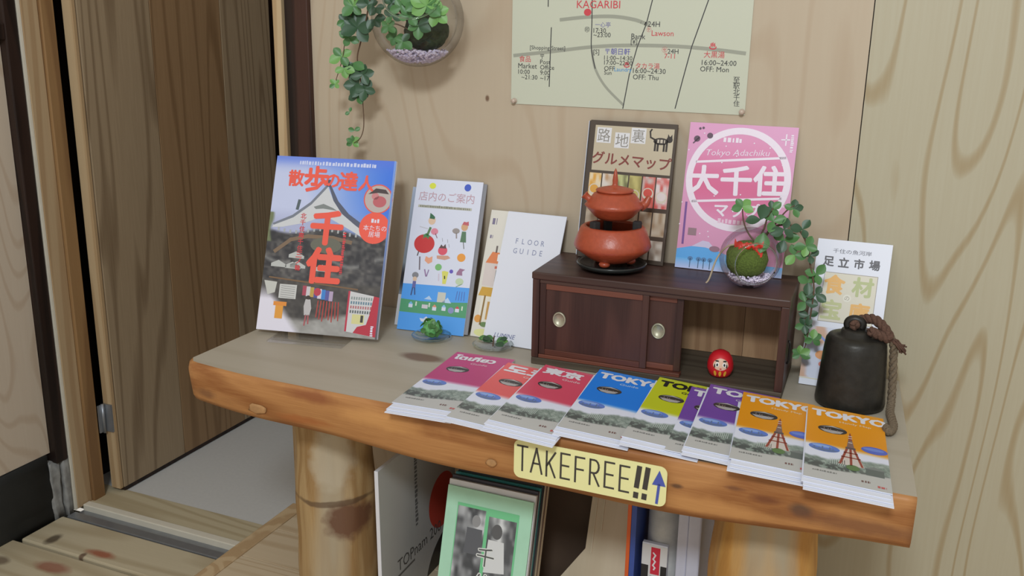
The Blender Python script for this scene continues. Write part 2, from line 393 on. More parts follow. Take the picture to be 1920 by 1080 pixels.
at(MB().box((-1.689, 0.102, -0.1475), (-1.6645, 0.75, -0.1385)).build('gap_shade', DARK), dr)  # added dark strip, stands in for the shade in the gap under the door
# the small room behind the door
bw = MB().box((-1.80, 1.0, -0.15), (-1.0, 1.02, 1.75)).build('wall_far', DARK); tag(bw, 'dark wall beyond the doorway', kind='structure')
bw2 = MB().box((-1.80, 0.07, -0.15), (-1.78, 1.0, 1.75)).build('wall_inner_left', DARK); tag(bw2, 'dark side wall beyond the doorway', kind='structure')
bw3 = MB().box((-1.02, 0.061, -0.15), (-1.0, 1.0, 1.75)).build('wall_inner_right', PLY_C); tag(bw3, 'inner face of the plywood wall', kind='structure')

# floors
fl = empty('floor', kind='structure', label='raised pine board floor')
rn = random.Random(3)
y = -0.002
while y > -1.7:
    wdt = 0.105
    MB().box((-1.058, y-wdt+0.0015, -0.018), (1.30, y, 0.0), 0.0008).build('plank', BOARD, fl)
    y -= wdt
MB().box((-1.092, -1.7, -0.15), (-1.0590, -0.005, 0.001), 0.003).build('edge_beam', PALE, fl)
fi = empty('floor_inner', (0, 0, -0.15), kind='structure', label='pale grey floor inside the doorway')
at(MB().box((-1.80, 0.108, -0.17), (-1.02, 1.0, -0.15)).build('mat', MAT_FL), fi)
at(MB().box((-1.78, 0.022, -0.17), (-1.092, 0.107, -0.148), 0.001).build('sill_plank', LOWB), fi)
tk = empty('floor_track', (-1.70, -0.045, -0.15), kind='structure', label='pale grooved sliding door track')
at(MB().box((-1.695, 0.002, -0.17), (-1.100, 0.0215, -0.143), 0.002).build('rail', WSTRIP), tk)
at(MB().box((-1.695, -0.020, -0.17), (-1.100, 0.0018, -0.158)).build('groove', METAL), tk)
at(MB().box((-1.695, -0.045, -0.17), (-1.100, -0.0205, -0.150), 0.002).build('rail', METAL), tk)
lf = empty('floor_lower', (0, 0, -0.15), kind='structure', label='weathered boards of the lower floor')
yb = -0.048
for i, (wd, x0) in enumerate(((0.112, -1.705), (0.12, -1.735), (0.12, -1.73), (0.12, -1.72), (0.12, -1.72), (0.12, -1.72), (0.12, -1.72), (0.12, -1.72))):
    at(MB().box((x0, yb-wd, -0.175), (-1.0935, yb, -0.15), 0.004).build('board', STAIN if i < 3 else LOWB), lf)
    yb -= wd+0.009
at(MB().box((-2.0, -1.7, -0.20), (-1.0935, 0.02, -0.178)).build('ground', STONE), lf)

# left side wall
wl = empty('wall_left', (-1.72, 0, 0), kind='structure', label='plywood side wall on a black base')
at(MB().box((-1.735, -1.6, 0.005), (-1.72, -0.049, 1.75)).build('panel', PLY_C), wl)
at(MB().box((-1.765, -0.048, -0.02), (-1.702, -0.016, 1.75), 0.003).build('post', DARK), wl)
at(MB().box((-1.7195, -0.9, T+0.458), (-1.7025, -0.0485, T+0.490), 0.002).build('rail', DARK), wl)
def lump(bx, n, jit, seed):
    rn = random.Random(seed); bm = bmesh.new(); bmesh.ops.create_cube(bm, size=1)
    bmesh.ops.subdivide_edges(bm, edges=bm.edges, cuts=n, use_grid_fill=True)
    lo, hi = bx
    for v in bm.verts:
        v.co = Vector([(lo[i]+hi[i])/2+v.co[i]*(hi[i]-lo[i])+rn.uniform(-jit, jit) for i in range(3)])
    bm.verts.index_update(); m = MB().raw([v.co for v in bm.verts], [[v.index for v in f.verts] for f in bm.faces], True); bm.free(); return m
at(lump(((-1.90, -1.6, -0.16), (-1.716, -0.062, 0.002)), 7, 0.0025, 4).build('base', STONE), wl)
at(lump(((-1.735, -0.060, -0.16), (-1.712, -0.034, -0.018)), 3, 0.004, 5).build('plaster', PLASTER), wl)
at(lump(((-1.735, -0.030, -0.16), (-1.704, -0.017, -0.012)), 3, 0.002, 6).build('plaster', PLASTER), wl)
# ================================================================ table
TOPW = wood('table_top_planed', rgb(178, 170, 155), rgb(154, 142, 122), 'X', 4, 8, 0.22, 0.25, 0.5, 0.12, (0.6, 1.0), rand=False)
spots(TOPW, [((-0.673, -0.221, T), (0.036, 0.016, 0.2), rgb(112, 84, 66), 0.85)], soft=0.25, warp=0.12, wscale=30)
EDGEW = wood('debarked_live_edge', rgb(196, 142, 88), rgb(146, 92, 50), 'X', 14, 7, 0.5, 0.7, 0.5, 0.14, (0.3, 0.95), rand=False, blotch=(rgb(128, 78, 46), 18.0, 0.56), spec=0.35)
LOGW = wood('peeled_log', rgb(190, 162, 118), rgb(146, 110, 66), 'Z', 18, 6, 0.45, 0.6, 0.6, 0.12, (0.3, 0.9), blotch=(rgb(172, 158, 134), 11.0, 0.50))
def E_(px, py, rx, rz, col, a): w = on_y(px, py, -0.408); return ((w.x, -0.405, w.z), (rx, 0.06, rz), col, a)
spots(EDGEW, [E_(580, 742, 0.035, 0.010, rgb(140, 80, 50), 0.7), E_(375, 742, 0.020, 0.007, rgb(124, 84, 58), 0.7), E_(720, 790, 0.07, 0.012, rgb(214, 158, 96), 0.5), E_(1500, 965, 0.012, 0.008, rgb(76, 66, 60), 0.75), E_(1436, 942, 0.016, 0.006, rgb(112, 64, 42), 0.75),
              E_(1268, 912, 0.007, 0.003, rgb(80, 58, 46), 0.8), E_(1375, 918, 0.010, 0.003, rgb(110, 70, 50), 0.7), E_(1620, 1000, 0.09, 0.010, rgb(116, 74, 54), 0.65), E_(1330, 955, 0.05, 0.012, rgb(206, 150, 92), 0.5), E_(565, 790, 0.04, 0.006, rgb(166, 92, 46), 0.6)], soft=0.45, warp=0.3, wscale=40)
tb = empty('slab_table', (-0.48, -0.2, 0), label='low live-edge slab table on two peeled log legs', cat='table')
def slab():
    nX = 96; v = []; f = []; mi = []
    rn = random.Random(11)
    ph = [rn.uniform(0, 6) for _ in range(6)]
    for i in range(nX+1):
        k = i/nX
        xf = -0.989+k*(0.047+0.989); xb = -0.989+k*(0.016+0.989)
        wob = 0.004*math.sin(5*k*6.28*0.35+ph[0])+0.002*math.sin(17*k+ph[1])
        yf = -0.3975-0.0135*math.sin(math.pi*min(1, k*1.06))**0.8+wob*0.4
        thk = 0.0615+0.005*k+0.0150*math.sin(math.pi*k**1.25)+0.001*math.sin(19*k+ph[2])
        if k < 0.02: rd = 0.012*(1-math.sqrt(max(0, 1-(1-k/0.02)**2)))
        else: rd = 0
        yf += rd
        rd2 = 0.0055 if k > 0.1 else 0.0055+0.006*(1-k/0.1)
        bul = 0.002*math.sin(21*k+ph[3])
        P = [(xb, -0.003, T), (None, -0.15, T), (None, -0.28, T), (None, yf+rd2, T), (None, yf+rd2*0.3, T-rd2*0.25), (None, yf, T-rd2),
             (None, yf+0.002+bul*0.4, T-thk*0.45), (None, yf+0.006+bul, T-thk*0.86), (None, yf+0.011+bul, T-thk), (None, -0.2, T-thk), (xb, -0.003, T-thk)]
        for (x, y_, z) in P:
            if x is None: x = xb+(xf-xb)*((y_+0.003)/(-0.394))
            v.append((x, y_, z))
    m = 11
    for i in range(nX):
        for j in range(m):
            j2 = (j+1) % m
            f.append((i*m+j, (i+1)*m+j, (i+1)*m+j2, i*m+j2)); mi.append(1 if j in (3, 4, 5, 6, 7) else 0)
    f.append(tuple(range(m))); mi.append(1); f.append(tuple(reversed([nX*m+j for j in range(m)]))); mi.append(1)
    me = bpy.data.meshes.new('tabletop'); me.from_pydata(v, [], f); me.materials.append(TOPW); me.materials.append(EDGEW)
    me.polygons.foreach_set('material_index', mi)
    me.polygons.foreach_set('use_smooth', [x == 1 for x in mi])
    bm = bmesh.new(); bm.from_mesh(me); bmesh.ops.recalc_face_normals(bm, faces=bm.faces); bm.to_mesh(me); bm.free()
    return me
top = at(link('tabletop', slab()), tb)
BARK = plain('bark_scar', rgb(62, 44, 30), 0.8, var=0.4, scale=120, bump=0.8)
SCAR = plain('pale_scar_wood', rgb(176, 132, 86), 0.8, var=0.2, scale=80)
def knot(px, py, yy, sx, sz, seed):
    p = on_y(px, py, yy)
    k = at(MB().ico((p.x, p.y, p.z), 1, 2, (sx, 0.0014, sz), 0.18, seed).build('knot', SCAR), top)
    k['label'] = 'pale chipped knot scar'
    k.parent = tb; k.matrix_parent_inverse = root_matrix(tb).inverted()
    h = MB().ico((p.x+sx*0.1, p.y-0.0022, p.z+sz*0.35), 1, 2, (sx*0.75, 0.0012, sz*0.45), 0.35, seed+1).build('hollow', BARK)
    h.parent = k; h.matrix_parent_inverse = root_matrix(tb).inverted()
knot(482, 767, -0.4045, 0.016, 0.008, 5); knot(921, 868, -0.4070, 0.008, 0.006, 9)
def log_leg(cx, cy, r, seed, mat, zt):
    rn = random.Random(seed); a1, a2 = rn.uniform(0, 6), rn.uniform(0, 6)
    prof = [(r*(1+0.035*math.sin(z*17+a1)+0.02*math.sin(z*41+a2)), z) for z in np.linspace(0.0005, zt, 30)]
    w = lambda a, z: 1+0.03*math.sin(3*a+a1+z*3)+0.018*math.sin(7*a+a2)+0.008*math.sin(23*a+z*30)
    o = MB().lathe(prof, 56, (cx, cy, 0), wob=w).build('leg', mat); return at(o, tb)
LOG1 = LOGW; LOG2 = LOGW.copy(); LOG2.name = 'peeled_log_yellow'
for n_ in LOG2.node_tree.nodes:
    if n_.type == 'MIX' and not n_.inputs['A'].is_linked: n_.inputs['A'].default_value = (*lin(rgb(206, 158, 88)), 1); n_.inputs['B'].default_value = (*lin(rgb(176, 124, 62)), 1)
kp = on_y(655, 985, -0.29)
spots(LOG1, [((kp.x+0.005, kp.y, kp.z), (0.040, 0.06, 0.036), rgb(104, 68, 50), 0.9), ((kp.x-0.02, kp.y, kp.z+0.034), (0.08, 0.07, 0.005), rgb(92, 70, 52), 0.75), ((kp.x-0.03, kp.y, kp.z+0.11), (0.03, 0.06, 0.05), rgb(190, 178, 156), 0.6)], soft=0.22, warp=0.22, wscale=45)
log_leg(-0.828, -0.240, 0.064, 2, LOG1, T-0.0765)
log_leg(-0.130, -0.225, 0.070, 6, LOG2, T-0.0785)

# sign on the front edge
CARD = plain('yellow_card', rgb(232, 228, 166), 0.4, var=0.01)
sgl = on_y(963, 893, -0.4205); sgr = on_y(1247, 952, -0.4205)
sw, sh = sgr.x-sgl.x, 0.0530
sg = empty('sign_card', (sgl.x, -0.4205, sgl.z), (math.radians(0.0), 0, math.radians(0.2)), 'yellow handwritten card with a blue arrow on the front edge of the table', 'sign')
def rr(w, h, r, n=6):
    P = []
    for cx, cy, a0 in ((w-r, h-r, 0), (r, h-r, 90), (r, r, 180), (w-r, r, 270)):
        for k in range(n+1):
            a = math.radians(a0+90*k/n); P.append((cx+r*math.cos(a), cy+r*math.sin(a)))
    return P
MB().prism(rr(sw, sh, 0.009), 0.0, 0.0008).build('card', CARD, sg)
p = Pr(sw, sh); K = rgb(62, 58, 54); k_ = sw/sh
def stroke(pts, x0, wid, wd=0.0125, top=0.17, bot=0.80, col=K, L=3):
    p.line([(x0+a*wid, bot+(top-bot)*b_) for a, b_ in pts], wd, col, L)
lw = 0.068; xs = [0.025+i*0.0965 for i in range(8)]
arc = lambda cx, cy, rx, ry, a0, a1, n=8: [(cx+rx*math.cos(math.radians(a0+(a1-a0)*i/n)), cy+ry*math.sin(math.radians(a0+(a1-a0)*i/n))) for i in range(n+1)]
LET = {'T': [[(0, 1), (1, 1)], [(0.5, 1), (0.5, 0)]], 'A': [[(-0.05, 0), (0.5, 1), (1.05, 0)], [(0.2, 0.38), (0.82, 0.38)]],
       'K': [[(0.1, 1), (0.1, 0)], [(0.95, 1), (0.12, 0.42)], [(0.35, 0.58), (0.95, 0)]], 'E': [[(0.95, 1), (0.1, 1), (0.1, 0), (0.95, 0)], [(0.1, 0.52), (0.85, 0.52)]],
       'F': [[(0.95, 1), (0.1, 1), (0.1, 0)], [(0.1, 0.52), (0.85, 0.52)]], 'R': [[(0.1, 0), (0.1, 1)], [(0.1, 1)]+arc(0.5, 0.74, 0.42, 0.26, 90, -90)+[(0.1, 0.48)], [(0.4, 0.48), (0.98, 0)]]}
for ch, x0 in zip('TAKEFREE', xs):
    dy = random.uniform(-0.02, 0.02)
    for st in LET[ch]: stroke(st, x0, lw, top=0.16+dy, bot=0.80+dy)
for x0 in (0.815, 0.868):
    p.line([(x0+0.012, 0.13), (x0, 0.60)], 0.032, K, 3); p.line([(x0-0.002, 0.80), (x0-0.003, 0.86)], 0.032, K, 3)
BLU = rgb(74, 88, 170)
p.poly([(0.952, 0.10), (0.995, 0.48), (0.910, 0.48)], BLU, 3); p.line([(0.953, 0.46), (0.945, 0.92)], 0.017, BLU, 3)
link('lettering', p.mesh('lettering', upright(0.0002)), sg)
# ================================================================ guide leaflets fanned out along the front of the table
LW, LL, LT = 0.0965, 0.224, 0.0011
def guide_cover(col, title, sub, tcol, xs=1.0, tower=False, size=0.155):
    p = Pr(LW, LL); c = np.array(col); light = np.minimum(1, c*1.05+0.03)
    def base(s, t):
        C = mixc(light, c, t*2.2)
        hor = 0.53+0.02*s
        C = mixc(C, WHITE, (t-hor)/0.05)
        town = np.clip((t-(0.675+0.035*np.sin(s*5+0.5)+0.02*vn(s*14, 1.0, 4)))*40, 0, 1)
        g = vn(s*26, t*70, 3)*0.55+vn(s*60, t*150, 5)*0.45
        tc_ = mixc(rgb(96, 112, 104), rgb(178, 188, 182), g); tc_ = mixc(tc_, rgb(70, 74, 74), np.clip((t-0.74-0.05*s)*14, 0, 0.8)*(vn(s*34, t*50, 8) > 0.4))
        C = mixc(C, tc_, town)
        foot = 0.835+0.02*np.sin(s*4+0.5)
        return mixc(C, rgb(188, 188, 186), (t-foot)/0.012)
    p.grid(60, 110, base)
    p.dashes(0.06, 0.022, 0.86, 0.024, tuple(np.minimum(1, c*0.6+0.35)), 3, 2)
    p.text(0.07, 0.095, title, size, tcol, 6, 'l', bold=0.055, xs=xs)
    p.text(0.42, 0.192, sub, 0.075, tuple(np.minimum(1, c*0.35+0.62)) if tcol != BLACK else BLACK, 6, 'l', xs=1.1, bold=0.02)
    p.ell(0.33, 0.325, 0.185, 0.055, rgb(62, 56, 54), 3, 28); p.poly([(0.17, 0.335), (0.47, 0.332), (0.43, 0.365), (0.33, 0.378), (0.23, 0.367)], rgb(172, 168, 168), 4)
    p.poly([(0.17, 0.300), (0.33, 0.270), (0.49, 0.300), (0.33, 0.287)], rgb(180, 178, 178), 4)
    for x_ in (0.22, 0.27, 0.30, 0.39, 0.43): p.rect(x_, 0.305+0.1*(x_-0.22), x_+0.008, 0.345, rgb(150, 132, 124), 5)
    p.ell(0.23, 0.60, 0.19, 0.050, rgb(96, 126, 206), 3, 28); p.poly([(0.05, 0.61), (0.2, 0.617), (0.41, 0.612), (0.35, 0.637), (0.23, 0.649), (0.11, 0.636)], rgb(98, 118, 160), 4)
    p.ell(0.20, 0.580, 0.12, 0.018, rgb(140, 170, 228), 4)
    for x_, h_ in ((0.10, 0.02), (0.16, 0.012), (0.20, 0.03), (0.29, 0.035), (0.33, 0.015)): p.rect(x_, 0.615-h_, x_+0.018, 0.62, rgb(98, 118, 160), 5)
    if tower:
        tx = 0.55
        R_ = rgb(150, 74, 60); Wt = rgb(206, 196, 190)
        p.poly([(tx-0.006, 0.33), (tx+0.006, 0.33), (tx+0.024, 0.43), (tx-0.024, 0.43)], R_, 5)
        p.poly([(tx-0.024, 0.43), (tx+0.024, 0.43), (tx+0.05, 0.55), (tx-0.05, 0.55)], rgb(130, 104, 98), 5)
        p.rect(tx-0.06, 0.53, tx+0.06, 0.555, rgb(96, 84, 84), 6)
        p.poly([(tx-0.05, 0.555), (tx+0.05, 0.555), (tx+0.16, 0.77), (tx-0.16, 0.77)], Wt, 5)
        for a in (-0.13, 0.0, 0.13): p.line([(tx+a*0.35, 0.56), (tx+a, 0.76)], 0.030, R_, 6)
        for tt in (0.60, 0.66): p.rect(tx-0.06-(tt-0.55)*0.5, tt, tx+0.06+(tt-0.55)*0.5, tt+0.014, R_, 6)
        for tt in (0.37, 0.40, 0.46): p.rect(tx-0.025, tt, tx+0.025, tt+0.010, Wt, 6)
        p.ell(0.84, 0.51, 0.16, 0.048, rgb(86, 104, 196), 3, 28); p.ell(0.83, 0.500, 0.13, 0.020, rgb(112, 136, 214), 4)
        p.ell(0.57, 0.79, 0.08, 0.035, rgb(96, 124, 78), 6)
        p.rect(0.72, 0.76, 0.93, 0.84, rgb(98, 106, 104), 5); p.poly([(0.69, 0.765), (0.82, 0.725), (0.96, 0.765)], rgb(124, 130, 128), 6)
    for x_ in np.linspace(0.30, 0.47, 8): p.rect(x_, 0.715, x_+0.007, 0.79, rgb(200, 210, 206), 5)
    p.dashes(0.10, 0.90, 0.28, 0.035, rgb(128, 128, 126), 5, 4)
    p.dashes(0.66, 0.925, 0.10, 0.05, rgb(120, 90, 86), 5, 7); p.dashes(0.84, 0.955, 0.10, 0.055, rgb(190, 96, 96), 5, 9)
    return p.mesh('cover', lambda u, v, l: (u, v, LT+0.0001+l))
body_l = MB().box((0, 0, 0.0), (LW, LL, LT), 0.0).mesh('pages', PAPER)
YLW = rgb(188, 196, 30); PUR = rgb(112, 72, 160); ORA = rgb(222, 146, 24)
WT = rgb(232, 232, 240)
fan = [ # name, colour, far left corner pixel, yaw, tilt, count, title, subtitle, text colour
    ('magenta', rgb(186, 62, 120), (857.5, 661), 3.0, 0, 4, 'โตเกียว', 'Guide', WT, 1.0, False),
    ('salmon red', rgb(222, 92, 92), (953, 680), 2.2, 4, 2, '도쿄', 'Guide', WT, 1.2, False),
    ('rose red', rgb(206, 74, 100), (1023, 685), 2.0, 4, 4, '東京', 'Guide', WT, 1.2, False),
    ('blue', rgb(30, 124, 226), (1124.6, 693.4), 4.0, 4, 3, 'TOKYO', 'Guide', WT, 0.92, False),
    ('lime yellow', YLW, (1237, 708), 2.4, 4, 3, 'TOKYO', 'Guide', BLACK, 0.92, False),
    ('purple', PUR, (1297, 724.6), 4.4, 4, 1, 'TOKYO', 'Guide', WT, 1.0, False),
    ('purple', PUR, (1332.5, 721), 3.6, 4, 3, 'TOKYO', 'Guide', WT, 1.0, False),
    ('orange', ORA, (1394, 736), 5.6, 4, 4, 'TOKYO', 'Handy Map', WT, 0.90, True),
    ('orange', ORA, (1515, 760), 5.0, 4, 4, 'TOKYO', 'Handy Map', WT, 0.90, True)]
covers = {}
toplab = {0: 'magenta city guide leaflet at the far end of the fan, with Thai lettering', 1: 'salmon red city guide leaflet half under the rose red one', 2: 'rose red city guide leaflet with white kanji title',
          3: 'blue city guide leaflet with white title', 4: 'lime yellow city guide leaflet with black title', 5: 'purple city guide leaflet mostly covered by another purple one',
          6: 'purple city guide leaflet tucked under the orange one, its title partly showing', 7: 'orange map leaflet overlapping the purple one', 8: 'orange map leaflet in front of the iron bell, whole cover showing'}
lown = {0: 'the magenta', 1: 'the salmon red', 2: 'the rose red', 3: 'the blue', 4: 'the lime yellow', 6: 'the second purple', 7: 'the first orange map', 8: 'the whole orange map'}
lowpos = ['directly under', 'second below', 'third below']
rn = random.Random(21)
for i, (nm, col, fp, yaw, tilt, cnt, ti, su, tc_, xs_, tw) in enumerate(fan):
    key = (nm, ti)
    if key not in covers: covers[key] = guide_cover(col, ti, su, tc_, xs_, tw, 0.24 if i in (1, 2) else 0.215 if i else 0.20)
    be = math.radians(tilt); z0 = T+LW*math.sin(be)+0.0004; yr = math.radians(yaw)
    far = on_z(fp[0], fp[1], z0+cnt*LT); base = Vector((far.x+LL*math.sin(yr), far.y-LL*math.cos(yr), 0))
    for k in range(cnt):
        d = cnt-1-k
        ya = math.radians(yaw+(rn.uniform(-0.4, 1.2) if d else 0)); out = 0.007*d+(0.004 if d else 0)
        o = empty('guide_leaflet', (base.x+(rn.uniform(-0.002, 0.003) if d else 0)+out*math.sin(yr), base.y-out*math.cos(yr), z0+k*(LT+0.0004)), (0, be, ya),
                  toplab[i] if d == 0 else 'white paged leaflet %s %s one' % (lowpos[d-1], lown[i]), 'leaflet', 'guide leaflets fanned along the table edge')
        link('pages', body_l, o)
        if d == 0: link('cover', covers[key], o)

# ================================================================ booklets leaning upright
def leaner(name, x, y, yaw, w, lean, h, th, label, cat='leaflet', group=None, z0=T, body=PAPER, bow=0.0, bodycol=None):
    le = math.radians(lean)
    r = empty(name, (x, y, z0+th*math.sin(le)+0.0003), (-le, 0, math.radians(yaw)), label, cat, group)
    MB().box((0, 0, 0), (w, th, h), min(0.0006, th/4)).build('pages', body, r)
    return r
GR = 'leaflets leaning on the wall'
# --- walking magazine in a clear stand
mw, mh = 0.2118, 0.2951
mg = leaner('magazine', -0.9747, -0.2374, 10.6, mw, 21.7, mh, 0.006, 'town walking magazine with a temple roof under a blue sky on its cover', 'magazine', z0=T+0.0062)
p = Pr(mw, mh)
def sky(s, t):
    C = mixc(rgb(196, 204, 236), rgb(60, 120, 228), np.clip((s-0.25)*1.5+0.15*(vn(s*4, t*6)-0.5)-t*0.25, 0, 1))
    C = mixc(C, rgb(86, 120, 226), np.exp(-(t/0.05)**2)*0.8)
    C = mixc(C, rgb(150, 154, 190), np.clip((t-0.30)*6, 0, 0.5))
    # temple body
    d = np.clip((t-(0.415+0.02*np.sin(s*9)))*60, 0, 1)
    n = vn(s*18, t*30, 4)*0.5+vn(s*40, t*70, 6)*0.5
    tem = mixc(rgb(44, 44, 50), rgb(120, 116, 112), np.clip(n*1.5-0.45, 0, 1)); tem = mixc(tem, rgb(150, 150, 148), np.clip(0.9-np.abs(t-0.585-0.03*np.sin(s*11))*45, 0, 1)*(vn(s*7, 3, 9) > 0.4)*0.8)
    C = mixc(C, tem, d)
    dk = np.clip((t-0.70)*50, 0, 1); C = mixc(C, mixc(rgb(46, 44, 46), rgb(96, 92, 88), n), dk)
    gr = np.clip((t-(0.885+0.03*np.sin(s*5)))*40, 0, 1); C = mixc(C, mixc(rgb(140, 138, 134), rgb(176, 174, 172), n), gr)
    wh = np.clip((0.26-s+(t-0.9)*1.2)*14, 0, 1)*np.clip((t-0.74)*12, 0, 1); C = mixc(C, rgb(226, 222, 236), wh)
    C = mixc(C, rgb(112, 122, 88), np.clip((0.035-s+0.01*np.sin(t*40))*60, 0, 1)*(t > 0.33)*(t < 0.5))
    return C
p.grid(84, 118, sky)
RED = rgb(238, 92, 74); REDD = rgb(206, 62, 70)
p.dashes(0.20, 0.035, 0.64, 0.028, rgb(206, 214, 246), 6, 3)
for ch, sx, st, sz in (('散', 0.185, 0.125, 0.125), ('歩', 0.355, 0.125, 0.20), ('の', 0.495, 0.13, 0.10), ('達', 0.625, 0.128, 0.145), ('人', 0.775, 0.135, 0.12)):
    p.text(sx, st, ch, sz, RED, 9, bold=0.03)
# gable
p.poly([(0.46, 0.165), (0.52, 0.245), (0.60, 0.315), (0.72, 0.375), (0.90, 0.455), (0.88, 0.475), (0.70, 0.41), (0.52, 0.35), (0.42, 0.345), (0.30, 0.38), (0.12, 0.41), (0.03, 0.415), (0.04, 0.395), (0.20, 0.345), (0.34, 0.265)], rgb(206, 208, 212), 3)
p.poly([(0.46, 0.15), (0.475, 0.145), (0.56, 0.245), (0.66, 0.315), (0.82, 0.385), (0.92, 0.42), (0.90, 0.455), (0.72, 0.375), (0.60, 0.315), (0.52, 0.245)], rgb(86, 92, 112), 4)
p.poly([(0.455, 0.15), (0.46, 0.168), (0.34, 0.272), (0.20, 0.352), (0.04, 0.402), (0.03, 0.392), (0.19, 0.338), (0.33, 0.258)], rgb(120, 126, 140), 4)
p.rect(0.45, 0.125, 0.478, 0.165, rgb(76, 84, 100), 5); p.line([(0.235, 0.255), (0.225, 0.30)], 0.025, rgb(84, 98, 104), 4)
p.poly([(0.36, 0.285), (0.44, 0.265), (0.52, 0.285), (0.56, 0.30), (0.44, 0.292), (0.38, 0.297)], rgb(128, 134, 134), 5)
for k in range(16): p.rect(0.08+k*0.05, 0.412+0.012*math.sin(k*0.6), 0.095+k*0.05, 0.432+0.012*math.sin(k*0.6), rgb(170, 174, 176), 4)
p.line([(0.08, 0.55), (0.20, 0.48), (0.34, 0.455), (0.55, 0.455), (0.70, 0.475)], 0.03, rgb(126, 104, 84), 5)
p.ell(0.50, 0.50, 0.13, 0.045, rgb(104, 104, 92), 6)
for (a, b_) in ((0.20, 0.565), (0.18, 0.625), (0.22, 0.62), (0.06, 0.62), (0.43, 0.63)): p.poly([(a, b_), (a+0.06, b_-0.02), (a+0.13, b_+0.005), (a+0.13, b_+0.02), (a, b_+0.018)], rgb(186, 188, 186), 5)
p.line([(0.06, 0.70), (0.80, 0.735)], 0.012, rgb(120, 92, 66), 6)
p.text(0.49, 0.40, '千', 0.255, RED, 9, bold=0.045); p.text(0.50, 0.615, '住', 0.27, RED, 9, bold=0.045)
p.text(0.285, 0.34, '北千住南千住三ノ輪', 0.043, REDD, 8, vert=True, pitch=1.2, bold=0.02); p.dashes(0.645, 0.42, 0.33, 0.022, REDD, 8, 5, True)
p.ell(0.885, 0.22, 0.118, 0.084, rgb(220, 92, 84), 5, 28); p.ell(0.885, 0.22, 0.108, 0.077, rgb(188, 176, 172), 6, 28)
p.poly([(0.80, 0.195), (0.86, 0.16), (0.94, 0.165), (0.97, 0.19), (0.88, 0.185)], rgb(70, 58, 60), 7); p.ell(0.90, 0.235, 0.055, 0.032, rgb(190, 96, 104), 7); p.ell(0.86, 0.205, 0.03, 0.02, rgb(204, 130, 134), 7)
p.ell(0.88, 0.385, 0.125, 0.089, RED, 6, 28); p.dashes(0.85, 0.345, 0.07, 0.028, WHITE, 7, 6); p.text(0.885, 0.385, '本たちの', 0.045, WHITE, 7); p.text(0.885, 0.42, '居場', 0.045, WHITE, 7)
p.rect(0.155, 0.735, 0.30, 0.815, rgb(200, 200, 198), 6)
for k in range(6): p.line([(0.17, 0.745+k*0.012), (0.285, 0.749+k*0.012)], 0.004, rgb(140, 140, 140), 7)
p.poly([(0.02, 0.72), (0.13, 0.725), (0.12, 0.785), (0.06, 0.80)], rgb(196, 196, 190), 6)
p.rect(0.12, 0.835, 0.23, 0.858, rgb(226, 142, 56), 6); p.rect(0.14, 0.858, 0.205, 0.93, rgb(226, 156, 60), 6)
for k, cc in enumerate((rgb(170, 70, 90), rgb(206, 200, 206), rgb(190, 160, 80), rgb(84, 84, 150), rgb(214, 206, 220), rgb(60, 130, 206), rgb(90, 90, 160), rgb(180, 160, 190))):
    p.rect(0.35+k*0.032, 0.735+k*0.003, 0.382+k*0.032, 0.79+k*0.003, cc, 6)
p.ell(0.475, 0.765, 0.03, 0.022, rgb(190, 60, 80), 7)
p.ell(0.405, 0.80, 0.018, 0.012, rgb(60, 50, 48), 7); p.poly([(0.385, 0.81), (0.425, 0.81), (0.44, 0.86), (0.43, 0.90), (0.385, 0.90), (0.375, 0.85)], rgb(190, 186, 188), 7); p.line([(0.40, 0.90), (0.395, 0.955)], 0.012, rgb(170, 90, 96), 7); p.line([(0.42, 0.90), (0.425, 0.945)], 0.012, rgb(170, 90, 96), 7)
for k in range(8): p.line([(0.49+k*0.024, 0.815), (0.485+k*0.026, 0.905+0.01*(k % 3))], 0.009, rgb(176, 66, 62), 7)
p.poly([(0.735, 0.745), (0.94, 0.765), (0.965, 0.99), (0.735, 0.97)], rgb(206, 206, 208), 6); p.poly([(0.73, 0.745), (0.745, 0.745), (0.745, 0.97), (0.73, 0.97)], rgb(190, 50, 76), 7)
for r_, cc in ((0.775, rgb(140, 150, 150)), (0.80, rgb(96, 130, 150)), (0.825, rgb(180, 110, 116)), (0.85, rgb(90, 100, 104))):
    for k in range(9): p.rect(0.757+k*0.020, r_, 0.769+k*0.020, r_+0.016, cc, 7)
p.rect(0.78, 0.872, 0.88, 0.925, rgb(214, 210, 150), 7); p.rect(0.85, 0.876, 0.872, 0.915, rgb(60, 60, 56), 8)
p.poly([(0.80, 0.975), (0.83, 0.94), (0.90, 0.925), (0.92, 0.87), (0.94, 0.765), (0.985, 0.77), (0.985, 0.99)], rgb(184, 44, 66), 8)
p.dashes(0.95, 0.93, 0.08, 0.02, WHITE, 9, 8, True)
p.vgrad(0.985, 0.0, 1.0, 1.0, rgb(120, 160, 236), rgb(90, 84, 90), 9)
link('cover', p.mesh('cover', upright(), INK_GLOSS), mg)
ACR = glass('clear_acrylic', (1, 1, 1), edge=0.9)
le = math.radians(21.7); ya = math.radians(10.6)
st = empty('acrylic_stand', (-0.9747, -0.2374, T), (0, 0, ya), 'clear acrylic stand under the town walking magazine', 'stand')
MB().box((0.035, -0.035, 0.0003), (0.165, 0.10, 0.0035), 0.0008).build('base', ACR, st)
MB().box((0.05, -0.012, 0.0037), (0.155, -0.0095, 0.013), 0.0006).build('lip', ACR, st)
MB().box((0.05, 0.0075, 0), (0.155, 0.0100, 0.20), 0.0006).build('back_rest', ACR, st, loc=(0, 0.0025, 0.0095), rot=(-le, 0, 0))

